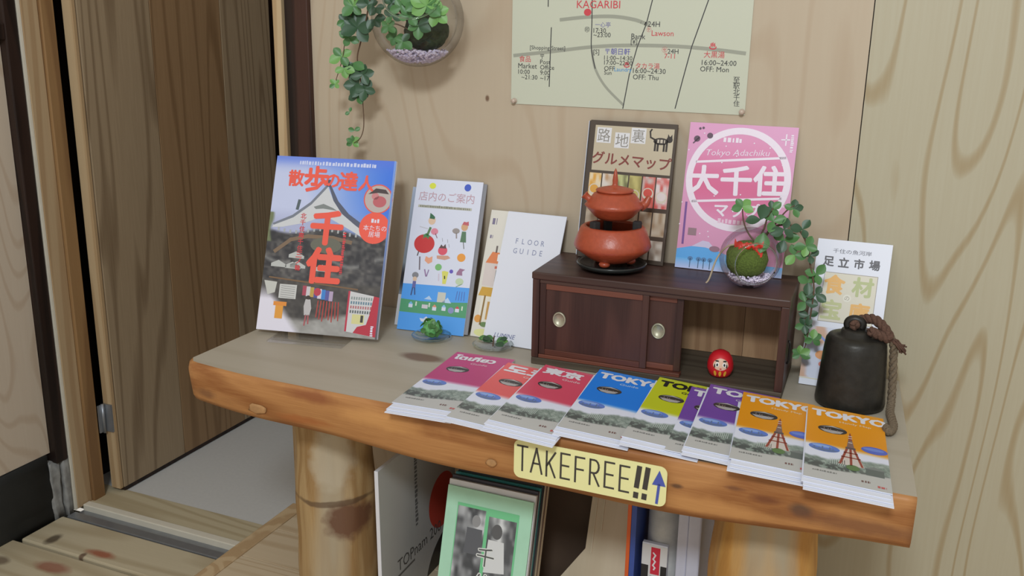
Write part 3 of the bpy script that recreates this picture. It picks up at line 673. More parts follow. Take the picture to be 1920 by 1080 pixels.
# --- shop guide, white with fruit people
tw_, th_ = 0.1204, 0.2622
tn = leaner('shop_guide_leaflet', -0.7779, -0.1142, 5.6, tw_, 21.6, th_, 0.003, 'tall white shop guide leaflet with a large red tomato drawing and blue water', 'leaflet', GR)
p = Pr(tw_, th_)
p.rect(0, 0, 1, 1, WHITE, 0)
BLUE = rgb(86, 164, 244)
p.poly([(0, 0.70), (1, 0.69), (1, 1), (0, 1)], BLUE, 1); p.poly([(0, 0.80), (0.3, 0.805), (0.6, 0.80), (1, 0.785), (1, 0.885), (0, 0.885)], rgb(86, 160, 116), 2)
p.ell(0.25, 0.045, 0.05, 0.020, rgb(222, 228, 80), 3); p.ell(0.78, 0.042, 0.05, 0.024, rgb(70, 96, 200), 3)
p.text(0.48, 0.115, '店内のご案内', 0.135, rgb(196, 160, 172), 5, xs=0.98)
p.rect(0.07, 0.175, 0.88, 0.192, rgb(190, 190, 176), 3); p.dashes(0.10, 0.183, 0.76, 0.030, rgb(136, 136, 122), 5, 11)
SK = rgb(226, 196, 170)
# tomato
p.ell(0.24, 0.43, 0.155, 0.062, rgb(206, 60, 62), 3, 26); p.poly([(0.20, 0.375), (0.25, 0.36), (0.33, 0.38), (0.29, 0.385), (0.30, 0.40), (0.25, 0.385), (0.20, 0.40), (0.22, 0.383)], rgb(80, 140, 88), 4); p.line([(0.27, 0.37), (0.30, 0.325)], 0.035, rgb(96, 132, 88), 4)
p.ell(0.31, 0.275, 0.055, 0.027, SK, 4); p.poly([(0.27, 0.262), (0.27, 0.225), (0.31, 0.235), (0.35, 0.25), (0.345, 0.265)], rgb(62, 110, 80), 5)
p.line([(0.14, 0.32), (0.26, 0.33)], 0.012, rgb(200, 200, 210), 3); p.ell(0.37, 0.345, 0.055, 0.022, rgb(224, 140, 160), 4); p.line([(0.39, 0.36), (0.42, 0.385)], 0.012, rgb(150, 100, 120), 4)
p.line([(0.17, 0.485), (0.16, 0.51)], 0.016, rgb(90, 80, 80), 4)
# strawberry player
p.ell(0.81, 0.30, 0.05, 0.026, rgb(214, 170, 130), 4); p.poly([(0.77, 0.285), (0.79, 0.265), (0.83, 0.268), (0.86, 0.262), (0.87, 0.29)], rgb(196, 100, 110), 5); p.poly([(0.78, 0.33), (0.84, 0.33), (0.86, 0.40), (0.77, 0.40)], rgb(92, 126, 98), 4)
p.line([(0.82, 0.40), (0.84, 0.44)], 0.012, rgb(120, 120, 120), 4); p.ell(0.69, 0.33, 0.055, 0.018, rgb(158, 150, 148), 4); p.line([(0.70, 0.345), (0.71, 0.375)], 0.02, rgb(160, 150, 150), 4)
# berry
p.ell(0.53, 0.465, 0.07, 0.03, rgb(224, 90, 110), 4); p.poly([(0.47, 0.45), (0.50, 0.425), (0.53, 0.44), (0.56, 0.42), (0.58, 0.45)], rgb(96, 80, 80), 5); p.poly([(0.45, 0.50), (0.62, 0.495), (0.66, 0.51), (0.58, 0.525), (0.46, 0.52)], rgb(212, 160, 140), 4)
for (a, b_) in ((0.50, 0.385), (0.58, 0.39), (0.61, 0.42)): p.line([(a, b_), (a+0.01, b_+0.02)], 0.008, rgb(170, 170, 180), 4)
p.ell(0.82, 0.50, 0.062, 0.027, rgb(236, 160, 70), 4); p.poly([(0.28, 0.54), (0.29, 0.51), (0.34, 0.52), (0.39, 0.508), (0.395, 0.545), (0.34, 0.56)], rgb(236, 168, 136), 4)
p.line([(0.20, 0.52), (0.22, 0.60)], 0.02, rgb(120, 110, 120), 4); p.line([(0.30, 0.60), (0.33, 0.64)], 0.02, rgb(160, 130, 170), 4); p.line([(0.36, 0.60), (0.34, 0.64)], 0.016, rgb(150, 130, 170), 4)
p.ell(0.50, 0.575, 0.05, 0.022, rgb(126, 190, 120), 4); p.ell(0.70, 0.595, 0.028, 0.013, rgb(106, 92, 190), 4)
p.poly([(0.56, 0.60), (0.60, 0.595), (0.66, 0.60), (0.65, 0.64), (0.64, 0.68), (0.59, 0.68), (0.58, 0.64)], rgb(222, 220, 110), 4); p.line([(0.52, 0.62), (0.53, 0.66)], 0.02, rgb(214, 204, 220), 4); p.line([(0.61, 0.63), (0.615, 0.645)], 0.016, BLACK, 5)
p.poly([(0.78, 0.60), (0.82, 0.57), (0.90, 0.575), (0.86, 0.59), (0.87, 0.615), (0.78, 0.615)], rgb(160, 120, 150), 4); p.ell(0.84, 0.655, 0.06, 0.022, rgb(196, 214, 180), 4); p.line([(0.80, 0.69), (0.88, 0.67)], 0.01, rgb(120, 160, 110), 4)
p.ell(0.17, 0.64, 0.05, 0.02, rgb(140, 140, 146), 4); p.ell(0.17, 0.665, 0.032, 0.015, SK, 5); p.rect(0.145, 0.68, 0.195, 0.725, rgb(110, 110, 170), 4); p.line([(0.155, 0.725), (0.145, 0.77)], 0.02, rgb(70, 90, 140), 4); p.line([(0.185, 0.725), (0.20, 0.765)], 0.02, rgb(70, 90, 140), 4)
p.poly([(0.35, 0.79), (0.42, 0.765), (0.47, 0.79)], rgb(186, 214, 246), 3); p.rect(0.545, 0.735, 0.665, 0.80, rgb(206, 206, 196), 3); p.poly([(0.62, 0.80), (0.70, 0.765), (0.76, 0.80)], rgb(190, 216, 246), 3)
for k in range(4): p.line([(0.83+k*0.035, 0.72), (0.82+k*0.04, 0.775)], 0.012, rgb(84, 120, 196), 3)
for (a, b_, cc) in ((0.16, 0.83, rgb(120, 190, 240)), (0.52, 0.835, rgb(230, 150, 120)), (0.66, 0.83, rgb(150, 200, 240)), (0.86, 0.83, rgb(206, 80, 90))):
    p.rect(a-0.03, b_, a+0.03, b_+0.022, WHITE, 3); p.poly([(a-0.035, b_), (a, b_-0.018), (a+0.035, b_)], cc, 4)
p.rect(0.33, 0.825, 0.42, 0.85, rgb(214, 206, 214), 3); p.ell(0.77, 0.845, 0.045, 0.02, rgb(140, 150, 196), 3)
for a in (0.24, 0.44, 0.93): p.line([(a, 0.815), (a, 0.835)], 0.02, rgb(220, 230, 214), 3)
p.poly([(0.32, 0.915), (0.50, 0.92), (0.47, 0.94), (0.35, 0.935)], WHITE, 3); p.poly([(0.38, 0.915), (0.42, 0.90), (0.46, 0.918)], rgb(230, 224, 236), 3)
link('cover', p.mesh('cover', upright()), tn)
GREYP = plain('grey_paper_edge', rgb(140, 140, 146), 0.6, var=0.05)
MB().box((tw_*0.02, 0.0032, 0.003), (tw_+0.006, 0.0062, th_-0.002), 0.0004).build('inner_pages', GREYP, tn)

# --- half-hidden leaflet behind it
bh = leaner('leaflet', -0.7935, -0.0950, 4.0, 0.105, 20.0, 0.2415, 0.003, 'grey blue leaflet half hidden behind the tomato shop guide', 'leaflet', GR)
p = Pr(0.105, 0.2415)
p.grid(20, 60, lambda s, t: mixc(mixc(rgb(176, 188, 210), rgb(126, 134, 142), t*1.7), rgb(40, 38, 42), np.clip((t-0.55)*12, 0, 1)*np.clip((0.77-t)*12, 0, 1)))
p.rect(0, 0.78, 1, 1, rgb(206, 206, 210), 2)
for k in range(4): p.dashes(0.06, 0.06+k*0.055, 0.7, 0.08, rgb(70, 74, 86), 5, 20+k)
for k in range(10): p.rect(0.06, 0.30+k*0.022, 0.7, 0.306+k*0.022, rgb(108, 116, 124), 4)
link('cover', p.mesh('cover', upright()), bh)

# --- leaflet with little houses, and the plain floor guide in front of it
hs = leaner('leaflet', -0.6498, -0.0930, 0.5, 0.105, 23.0, 0.2165, 0.002, 'cream leaflet with orange roofed houses behind the plain floor guide', 'leaflet', GR)
p = Pr(0.105, 0.2165)
p.rect(0, 0, 1, 1, rgb(226, 222, 212), 0)
p.ell(0.36, 0.14, 0.05, 0.05, rgb(60, 56, 60), 3); p.ell(0.38, 0.14, 0.035, 0.038, rgb(226, 222, 212), 4)
p.dashes(0.05, 0.09, 0.08, 0.10, rgb(130, 122, 150), 5, 3); p.dashes(0.05, 0.21, 0.05, 0.06, rgb(130, 122, 150), 5, 4)
p.poly([(0.05, 0.42), (0.14, 0.33), (0.38, 0.335), (0.38, 0.42)], rgb(226, 136, 88), 3); p.rect(0.19, 0.28, 0.22, 0.335, rgb(110, 100, 96), 3); p.rect(0.05, 0.42, 0.36, 0.60, rgb(220, 208, 204), 3)
p.rect(0.24, 0.345, 0.33, 0.40, rgb(240, 240, 238), 4); p.rect(0.27, 0.36, 0.31, 0.40, rgb(90, 96, 120), 5)
p.rect(0.22, 0.44, 0.36, 0.46, rgb(206, 110, 90), 4); p.rect(0.25, 0.47, 0.30, 0.56, rgb(120, 130, 130), 4); p.ell(0.33, 0.575, 0.05, 0.025, rgb(120, 160, 104), 5)
p.poly([(0.02, 0.68), (0.06, 0.61), (0.34, 0.61), (0.34, 0.68)], rgb(212, 166, 70), 3); p.rect(0.08, 0.68, 0.34, 0.88, rgb(236, 230, 216), 3); p.line([(0.14, 0.68), (0.13, 0.90)], 0.03, rgb(150, 120, 70), 4); p.rect(0.20, 0.72, 0.28, 0.86, rgb(206, 160, 90), 4); p.ell(0.08, 0.86, 0.06, 0.03, rgb(226, 160, 80), 4)
p.ell(0.20, 0.90, 0.07, 0.02, rgb(110, 140, 90), 4); p.ell(0.2, 0.965, 0.15, 0.03, rgb(226, 226, 160), 3)
link('cover', p.mesh('cover', upright()), hs)
fg = leaner('floor_guide_leaflet', -0.6190, -0.1120, -1.0, 0.1047, 26.0, 0.2235, 0.0025, 'plain white floor guide leaflet beside the dark cabinet', 'leaflet', GR)
p = Pr(0.1047, 0.2215)
p.rect(0, 0, 1, 1, rgb(226, 229, 240), 0)
for (tx, t_) in (('FLOOR', 0.215), ('GUIDE', 0.29)):
    for k, ch in enumerate(tx): p.text(0.25+k*0.11, t_, ch, 0.085, rgb(140, 146, 176), 5, xs=0.85)
p.text(0.36, 0.935, 'LUMINE', 0.07, rgb(110, 116, 160), 5, skew=0.2)
link('cover', p.mesh('cover', upright()), fg)

# --- fish market leaflet behind the bell
ad = leaner('market_leaflet', -0.1197, -0.0824, -0.4, 0.1039, 21.4, 0.2179, 0.0025, 'white market leaflet with yellow and green kanji behind the iron bell', 'leaflet', GR)
p = Pr(0.1039, 0.2179)
p.rect(0, 0, 1, 1, rgb(224, 227, 240), 0)
p.text(0.48, 0.075, '千住の魚河岸', 0.065, rgb(96, 94, 104), 5, xs=1.25)
for k, ch in enumerate('足立市場'): p.text(0.18+k*0.205, 0.15, ch, 0.135, rgb(72, 68, 74), 5, bold=0.03)
p.poly([(0.16, 0.225), (0.86, 0.225), (0.86, 0.56), (0.14, 0.56)], rgb(214, 208, 190), 2); p.line([(0.15, 0.225), (0.86, 0.225), (0.86, 0.56), (0.14, 0.56), (0.15, 0.225)], 0.008, rgb(150, 140, 130), 3)
for ch, a, b_, cc in (('食', 0.30, 0.305, rgb(228, 174, 88)), ('材', 0.68, 0.305, rgb(176, 184, 128)), ('宝', 0.30, 0.475, rgb(186, 190, 134)), ('庫', 0.67, 0.48, rgb(226, 172, 84))): p.text(a, b_, ch, 0.265, cc, 5, bold=0.035)
p.ell(0.49, 0.39, 0.055, 0.026, rgb(224, 220, 206), 6); p.text(0.49, 0.39, 'の', 0.06, rgb(150, 140, 120), 8)
p.grid(20, 20, lambda s, t: mixc(mixc(rgb(214, 218, 234), rgb(190, 196, 220), vn(s*6, t*10, 5)), rgb(206, 150, 110), np.clip((vn(s*5, t*9, 12)-0.62)*6, 0, 0.8)), 1, (0, 0.60, 1, 0.95))
p.line([(0.02, 0.68), (0.2, 0.66), (0.3, 0.70)], 0.03, rgb(120, 140, 210), 4); p.ell(0.26, 0.79, 0.09, 0.03, rgb(226, 150, 80), 4); p.ell(0.29, 0.85, 0.06, 0.02, rgb(206, 110, 90), 4)
p.line([(0, 0.955), (0.95, 0.955)], 0.012, rgb(214, 206, 170), 4)
link('cover', p.mesh('cover', upright()), ad)

# --- the two maps standing on the cabinet
CH = T+0.1465
DKP = plain('dark_booklet_edge', rgb(70, 58, 48), 0.5, var=0.1)
gm = leaner('gourmet_map', -0.4800, -0.0500, -1.4, 0.140, 10.6, 0.2166, 0.004, 'brown bordered alley gourmet map behind the red teapot', 'leaflet', 'maps leaning on the wall', z0=CH, body=DKP)
p = Pr(0.140, 0.2166)
p.rect(0, 0, 1, 1, rgb(72, 60, 50), 0); p.rect(0.06, 0.035, 0.97, 0.36, rgb(194, 182, 158), 1)
for ch, a, b_ in (('路', 0.17, 0.105), ('地', 0.385, 0.135), ('裏', 0.57, 0.095)):
    p.rect(a-0.085, b_-0.055, a+0.085, b_+0.055, rgb(222, 222, 226), 3); p.text(a, b_, ch, 0.145, rgb(140, 136, 130), 5)
# cat
CT = rgb(48, 40, 38)
p.ell(0.83, 0.125, 0.085, 0.025, CT, 3); p.ell(0.925, 0.11, 0.035, 0.022, CT, 3); p.poly([(0.90, 0.095), (0.905, 0.07), (0.925, 0.09)], CT, 4); p.poly([(0.93, 0.09), (0.95, 0.072), (0.955, 0.1)], CT, 4)
for a in (0.77, 0.80, 0.87, 0.90): p.line([(a, 0.13), (a, 0.19)], 0.022, CT, 3)
p.line([(0.76, 0.115), (0.71, 0.10), (0.70, 0.06), (0.715, 0.045)], 0.018, CT, 3); p.dashes(0.79, 0.125, 0.09, 0.035, rgb(196, 186, 170), 6, 5)
p.text(0.515, 0.275, 'グルメマップ', 0.138, rgb(130, 60, 54), 6, bold=0.02, xs=1.02, rot=-0.03)
for k in range(6):
    a = 0.045+k*0.157
    cols = [(rgb(222, 164, 70), rgb(232, 214, 180)), (rgb(222, 214, 206), rgb(190, 150, 110)), (rgb(196, 200, 140), rgb(120, 120, 80)), (rgb(200, 190, 120), rgb(160, 150, 90)), (rgb(212, 90, 80), rgb(200, 190, 186)), (rgb(226, 214, 214), rgb(206, 84, 80))][k]
    p.grid(8, 16, (lambda c0, c1, sd: (lambda s, t: mixc(c0, c1, np.clip((vn(s*28, t*22, sd)-0.3)*2, 0, 1))))(*cols, 20+k), 2, (a, 0.38, a+0.142, 0.60))
    p.ell(a+0.07, 0.50+0.02*(k % 2), 0.066, 0.042, rgb(216, 206, 190), 4); p.ell(a+0.07, 0.495+0.02*(k % 2), 0.05, 0.03, cols[0], 5)
    cc2 = ((vn(np.array([k*1.0]), np.array([1.0]), 33)[0]))
    p.grid(8, 12, (lambda sd: (lambda s, t: mixc(rgb(206, 196, 180), rgb(150, 120, 90), vn(s*24, t*22, sd))))(40+k), 2, (a, 0.63, a+0.142, 0.80))
    p.grid(8, 10, (lambda sd: (lambda s, t: mixc(rgb(214, 206, 196), rgb(110, 84, 66), vn(s*24, t*22, sd))))(60+k), 2, (a, 0.83, a+0.142, 0.97))
link('cover', p.mesh('cover', upright(), INK_GLOSS), gm)
gm2 = leaner('gourmet_map', -0.4840, -0.0442, -1.4, 0.138, 10.6, 0.2150, 0.004, 'second gourmet map booklet directly behind the brown bordered one', 'leaflet', 'maps leaning on the wall', z0=CH, body=DKP)
MB().box((-0.0012, -0.0008, 0.001), (-0.0004, 0.0035, 0.214)).build('cover', PAPER, gm2)
pk = leaner('pink_map', -0.3221, -0.0494, 0.2, 0.1599, 11.9, 0.2219, 0.003, 'pink map booklet with a big white circle above a blue mountain', 'leaflet', 'maps leaning on the wall', z0=CH)
p = Pr(0.1599, 0.2219)
PK = rgb(224, 158, 196)
def pinkbg(s, t):
    C = mixc(rgb(222, 160, 200), rgb(216, 150, 186), t*1.2)
    inside = ((s-0.50)**2+((t-0.37)*0.2219/0.1599)**2) < 0.45**2
    C = np.where(inside[..., None], mixc(rgb(222, 150, 190), rgb(216, 104, 148), np.exp(-((t-0.42)/0.2)**2)), C)
    return C
p.grid(50, 70, pinkbg)
hill = [(0, 0.87), (0.14, 0.845), (0.24, 0.81), (0.30, 0.815), (0.38, 0.86), (0.55, 0.90), (0.8, 0.93), (1, 0.95), (1, 1), (0, 1)]
p.poly(hill, rgb(92, 170, 236), 2); p.vgrad(0, 0.93, 1, 1, rgb(100, 180, 240), rgb(190, 200, 240), 3); p.poly([(0.14, 0.845), (0.24, 0.80), (0.30, 0.805), (0.38, 0.86), (0.27, 0.845)], rgb(206, 196, 226), 4)
for a in (0.14, 0.22, 0.27, 0.33): p.line([(a, 0.99), (a, 0.93)], 0.008, rgb(70, 100, 130), 5); p.ell(a, 0.93, 0.025, 0.015, rgb(84, 130, 180), 5)
WP = rgb(236, 224, 238)
p.ring(0.50, 0.37, 0.455, 0.062, WP, 4, 64)
for t_ in (0.235, 0.505): p.line([(0.10, t_+0.032), (0.91, t_-0.032)], 0.022, WP, 4)
p.text(0.49, 0.375, '大千住', 0.27, WP, 7, bold=0.03, rot=0.055, xs=1.05)
p.text(0.53, 0.575, 'マップ', 0.125, WP, 7, bold=0.03, rot=0.055, xs=1.05)
p.text(0.47, 0.195, 'Tokyo Adachiku', 0.075, rgb(234, 214, 232), 7, rot=0.05, skew=0.25, xs=1.1)
p.dashes(0.33, 0.108, 0.17, 0.04, WP, 7, 5)
p.dashes(0.36, 0.655, 0.30, 0.04, rgb(232, 196, 218), 7, 6)
DK = rgb(96, 74, 92)
for (a, b_, r_) in ((0.08, 0.11, 0.03), (0.20, 0.085, 0.028), (0.10, 0.04, 0.012), (0.13, 0.035, 0.012)): p.ell(a, b_, r_, r_*0.7, DK, 8)
p.line([(0.05, 0.14), (0.10, 0.10)], 0.012, DK, 8); p.rect(0.09, 0.72, 0.17, 0.77, rgb(150, 120, 130), 8); p.ell(0.36, 0.85, 0.05, 0.02, rgb(150, 110, 130), 8); p.line([(0.045, 0.55), (0.05, 0.83)], 0.02, rgb(120, 80, 150), 8)
p.line([(0.90, 0.05), (0.90, 0.12)], 0.012, WP, 8); p.line([(0.86, 0.085), (0.93, 0.083)], 0.012, WP, 8); p.dashes(0.955, 0.05, 0.16, 0.026, WP, 8, 7, True)
rn = random.Random(5)
for _ in range(26): a, b_ = rn.random(), rn.uniform(0.02, 0.8); p.ell(a, b_, 0.007, 0.005, WP, 9, 6)
link('cover', p.mesh('cover', upright()), pk)
# ================================================================ small cabinet
CABW = wood('dark_cabinet_wood', rgb(84, 54, 46), rgb(50, 30, 27), 'Z', 14, 7, 0.5, 0.5, 0.42, 0.06, (0.3, 0.9))
CABX = wood('dark_cabinet_top', rgb(82, 58, 50), rgb(56, 38, 34), 'X', 14, 7, 0.5, 0.5, 0.42, 0.06, (0.3, 0.9))
CABR = wood('reddish_rail_wood', rgb(122, 72, 56), rgb(76, 42, 34), 'X', 14, 7, 0.5, 0.5, 0.45, 0.06, (0.3, 0.9))
CABB = wood('unstained_back', rgb(184, 148, 112), rgb(142, 106, 76), 'Z', 16, 7, 0.5, 0.5, 0.6, 0.06, (0.3, 0.9))
CABF = wood('dusty_shelf_wood', rgb(96, 86, 72), rgb(66, 56, 46), 'X', 16, 7, 0.5, 0.5, 0.6, 0.06, (0.3, 0.9))
BRASS = plain('dull_pull_metal', rgb(176, 172, 150), 0.4, metal=0.5, var=0.15, scale=200)
cw, cdp, ch = 0.3745, 0.1440, 0.1465
cb = empty('small_cabinet', (-0.5084, -0.1724, T), (0, 0, math.radians(1.78)), 'small dark wooden cabinet with sliding doors and an open right half', 'cabinet')
tk_ = 0.011
MB().box((-0.001, -0.002, ch-tk_), (cw+0.001, cdp, ch), 0.0018).build('top', CABX, cb)
MB().box((0, 0, 0.0004), (cw, cdp, tk_), 0.001).build('bottom', CABF, cb)
for x0 in (0, cw-tk_): MB().box((x0, 0, tk_+0.0002), (x0+tk_, cdp-0.002, ch-tk_-0.0002), 0.001).build('side', CABW, cb)
MB().box((tk_+0.0003, cdp-0.008, tk_+0.0003), (cw*0.80, cdp-0.004, ch-tk_-0.0003)).build('back_board', CABB, cb)
MB().box((cw*0.80+0.0006, cdp-0.008, tk_+0.0003), (cw-tk_-0.0003, cdp-0.004, ch-tk_-0.0003)).build('back_board', CABB, cb)
MB().box((tk_+0.0003, cdp-0.016, ch-tk_-0.026), (cw-tk_-0.0003, cdp-0.0082, ch-tk_-0.0003), 0.001).build('back_rail', CABW, cb)
MB().box((tk_+0.0003, 0.001, tk_+0.0002), (cw*0.612, 0.016, tk_+0.006), 0.0008).build('track', CABR, cb)
MB().box((tk_+0.0003, 0.001, ch-tk_-0.006), (cw-tk_-0.0003, 0.016, ch-tk_-0.0002), 0.0008).build('track', CABX, cb)
zl, zh = tk_+0.0064, ch-tk_-0.0064
def sdoor(x0, x1, y0, pull_x):
    d = empty('sliding_door', (x0, y0, zl), parent=cb)
    w = x1-x0; h = zh-zl; b = 0.0095
    MB().box((0, 0, 0), (b, 0.006, h), 0.0006).build('stile', CABW, d); MB().box((w-b, 0, 0), (w, 0.006, h), 0.0006).build('stile', CABW, d)
    MB().box((b+0.0001, 0, 0), (w-b-0.0001, 0.006, b*0.9), 0.0006).build('rail', CABR, d); MB().box((b+0.0001, 0, h-b*0.9), (w-b-0.0001, 0.006, h), 0.0006).build('rail', CABR, d)
    MB().box((b-0.002, 0.0022, b*0.8), (w-b+0.002, 0.0045, h-b*0.8)).build('panel', CABW, d)
    pu = MB(); ring = []
    cx, cz = pull_x-x0, h*0.52
    prof = [(0.0001, 0.0044), (0.0074, 0.0040), (0.0088, 0.0024), (0.0090, -0.0010), (0.0105, -0.0012), (0.0112, 0.0006), (0.0110, 0.0021)]
    L = MB().lathe(prof, 28); L.v = [(cx+v[0]*0.92, 0.0+v[2], cz+v[1]*1.08) for v in L.v]
    o = L.build('ring_pull', BRASS, d); o['label'] = 'dished round metal pull'
sdoor(tk_+0.0005, cw*0.477, 0.002, cw*0.115)
sdoor(cw*0.215, cw*0.608, 0.0090, cw*0.515)
hk = MB().tube([(cw+0.0012, 0.03, 0.045), (cw+0.003, 0.03, 0.05), (cw+0.003, 0.03, 0.075), (cw+0.0012, 0.03, 0.08)], 0.0016, 8)
hk.build('hook', BLACK_M, cb)

# ---------------------------------------------------------------- daruma doll
DRED = plain('daruma_red', rgb(206, 34, 44), 0.35, var=0.05); DFACE = plain('daruma_face', rgb(226, 186, 160), 0.5, var=0.03); GOLD = plain('daruma_gold', rgb(238, 178, 60), 0.4, var=0.05); BLKP = plain('black_paint', rgb(26, 24, 24), 0.5); WHP = plain('white_paint', rgb(236, 232, 224), 0.5)
da = empty('daruma_doll', (-0.2275, -0.128, T+tk_+0.0006), (0, 0, math.radians(12)), 'little round red daruma doll inside the open cabinet', 'figurine')
R = 0.0190
prof = [(0.0001, 0.0), (0.012, 0.0002), (0.0158, 0.004), (R, 0.0125), (R*0.985, 0.020), (R*0.86, 0.029), (R*0.62, 0.0355), (R*0.3, 0.0388), (0.0001, 0.0396)]
MB().lathe(prof, 32).build('body', DRED, da)
def on_body(a, z, out=0.0004):     # point on the doll's surface at angle a from the front
    for i in range(len(prof)-1):
        if prof[i][1] <= z <= prof[i+1][1]:
            k = (z-prof[i][1])/(prof[i+1][1]-prof[i][1]); r = prof[i][0]+(prof[i+1][0]-prof[i][0])*k; break
    r += out; return (r*math.sin(a), -r*math.cos(a), z)
def patch(name, mat, ca, cz, ra, rz, out, par=da, n=24, rings=4):
    v = [on_body(ca, cz, out)]; f = []
    for q in range(1, rings+1):
        for k in range(n):
            t = 6.2832*k/n; v.append(on_body(ca+ra*q/rings*math.cos(t), cz+rz*q/rings*math.sin(t), out))
    f += [(0, 1+k, 1+(k+1) % n) for k in range(n)]
    for q in range(rings-1):
        f += [(1+q*n+k, 1+(q+1)*n+k, 1+(q+1)*n+(k+1) % n, 1+q*n+(k+1) % n) for k in range(n)]
    return MB().raw(v, f, True).build(name, mat, par)
fc = patch('face', DFACE, 0, 0.0225, 0.62, 0.0085, 0.0004)
for sgn in (-1, 1):
    e_ = patch('eye', WHP, sgn*0.28, 0.0225, 0.15, 0.0036, 0.0008, fc); patch('pupil', BLKP, sgn*0.27, 0.0222, 0.07, 0.002, 0.0011, fc)
    patch('eyebrow', BLKP, sgn*0.32, 0.0275, 0.16, 0.0011, 0.0009, fc); patch('cheek_mark', BLKP, sgn*0.46, 0.020, 0.05, 0.003, 0.0008, fc)
patch('mouth', DRED, 0, 0.0165, 0.08, 0.0009, 0.0009, fc)
for a in (-0.42, -0.02, 0.38): patch('gold_mark', GOLD, a, 0.0085, 0.11, 0.0045, 0.0005)

# ================================================================ red clay teapot on a brazier
CLAY = plain('red_clay', rgb(168, 74, 46), 0.38, var=0.10, scale=160, bump=0.25, spec=0.6)
BLKW = plain('black_lacquer', rgb(34, 38, 38), 0.25, var=0.05)
ASH = plain('brazier_dark_inside', rgb(40, 38, 38), 0.8, var=0.2)
kx, ky = -0.4065, -0.106
sc_ = empty('saucer', (kx, ky, CH), label='round black lacquer saucer under the clay brazier', cat='saucer')
MB().lathe([(0.0001, 0.0005), (0.034, 0.0005), (0.037, 0.003), (0.050, 0.006), (0.0535, 0.011), (0.052, 0.013), (0.048, 0.0105), (0.036, 0.0075), (0.0001, 0.007)], 48).build('dish', BLKW, sc_)
br = empty('brazier', (kx, ky, CH+0.0078), label='round red clay brazier with stub feet on a black saucer', cat='brazier')
z = 0.0062
MB().lathe([(0.0001, z), (0.026, z), (0.034, z+0.004), (0.0555, z+0.019), (0.0585, z+0.0245), (0.0565, z+0.032), (0.049, z+0.051), (0.045, z+0.054), (0.041, z+0.0545), (0.041, z+0.050), (0.047, z+0.038), (0.048, z+0.028), (0.032, z+0.012), (0.0001, z+0.010)], 56).build('bowl', CLAY, br)
MB().lathe([(0.0001, z+0.030), (0.0465, z+0.030), (0.0465, z+0.0335), (0.0001, z+0.034)], 32).build('ash', ASH, br)
for a in (-95, 25, 145): MB().ico((0.028*math.cos(math.radians(a)), 0.028*math.sin(math.radians(a)), 0.0057), 0.0088, 2, (1, 1, 0.62)).build('foot', CLAY, br)
for a in (30, 150, 270): MB().box((-0.006, 0.031, z+0.0345), (0.006, 0.043, z+0.0640), 0.002, rot=(0, 0, math.radians(a)), piv=(0, 0, 0)).build('pot_rest', ASH, br)
tp = empty('teapot', (kx, ky, CH+0.0078+z+0.0645), label='squat red clay teapot sitting on the clay brazier', cat='teapot')
MB().lathe([(0.0001, 0), (0.023, 0), (0.030, 0.005), (0.0415, 0.0175), (0.0445, 0.0205), (0.0415, 0.024), (0.031, 0.038), (0.026, 0.0405), (0.0001, 0.0405)], 56).build('body', CLAY, tp)
ld_ = MB().lathe([(0.0001, 0.0408), (0.0265, 0.0408), (0.0285, 0.0425), (0.0275, 0.0445), (0.016, 0.0475), (0.0046, 0.0500), (0.0038, 0.0530), (0.0042, 0.058), (0.0034, 0.064), (0.0020, 0.072), (0.0001, 0.076)], 40).build('lid', CLAY, tp)
MB().tube(spline([(0.036, 0.014, 0.018), (0.043, 0.018, 0.023), (0.046, 0.020, 0.030), (0.0485, 0.021, 0.034)], 6), [0.0072-0.0002*i for i in range(19)], 14).build('spout', CLAY, tp)
hp = spline([(-0.034, -0.012, 0.028), (-0.039, -0.013, 0.032), (-0.043, -0.014, 0.0355)], 6)
MB().tube(hp, [0.006, 0.0058, 0.0055, 0.005, 0.005, 0.005, 0.005, 0.0052, 0.0055, 0.0058, 0.0062, 0.0065, 0.006], 12).build('handle', CLAY, tp)

# ================================================================ plants
LEAFA = plain('leaf_green', rgb(74, 122, 66), 0.42, var=0.18, scale=60); LEAFB = plain('leaf_dark_green', rgb(48, 82, 54), 0.42, var=0.18, scale=60); LEAFC = plain('leaf_light_green', rgb(112, 160, 84), 0.45, var=0.15, scale=60)
VINE = plain('vine_stem', rgb(96, 74, 56), 0.6, var=0.1); MOSS = plain('moss', rgb(86, 104, 42), 0.95, var=0.35, scale=420, bump=1.0); SOIL = plain('dark_soil_ball', rgb(52, 62, 42), 0.95, var=0.4, scale=180, bump=1.0)
GRAV = plain('lilac_gravel', rgb(222, 212, 250), 0.6, var=0.15, scale=300); GLS = glass('clear_glass', (0.99, 0.99, 0.985), edge=0.62); REDB = plain('red_ribbon', rgb(206, 50, 34), 0.4, var=0.15, scale=60)
def leaf_mesh(mat):
    v = []; f = []; n = 7
    for i in range(n+1):
        k = i/n; w = 0.60*(math.sin(math.pi*min(1, k**1.15))**0.7 if 0 < k < 1 else 0.05); zc = -0.10*k*k
        for j, sx in enumerate((-1, -0.5, 0, 0.5, 1)): v.append((sx*w*0.5*1.25, k, zc+0.14*w*(abs(sx))**1.3))
    for i in range(n):
        for j in range(4): f.append((i*5+j, i*5+j+1, (i+1)*5+j+1, (i+1)*5+j))
    return MB().raw(v, f, True).mesh('leaf', mat)
LM = [leaf_mesh(m) for m in (LEAFA, LEAFB, LEAFC)]
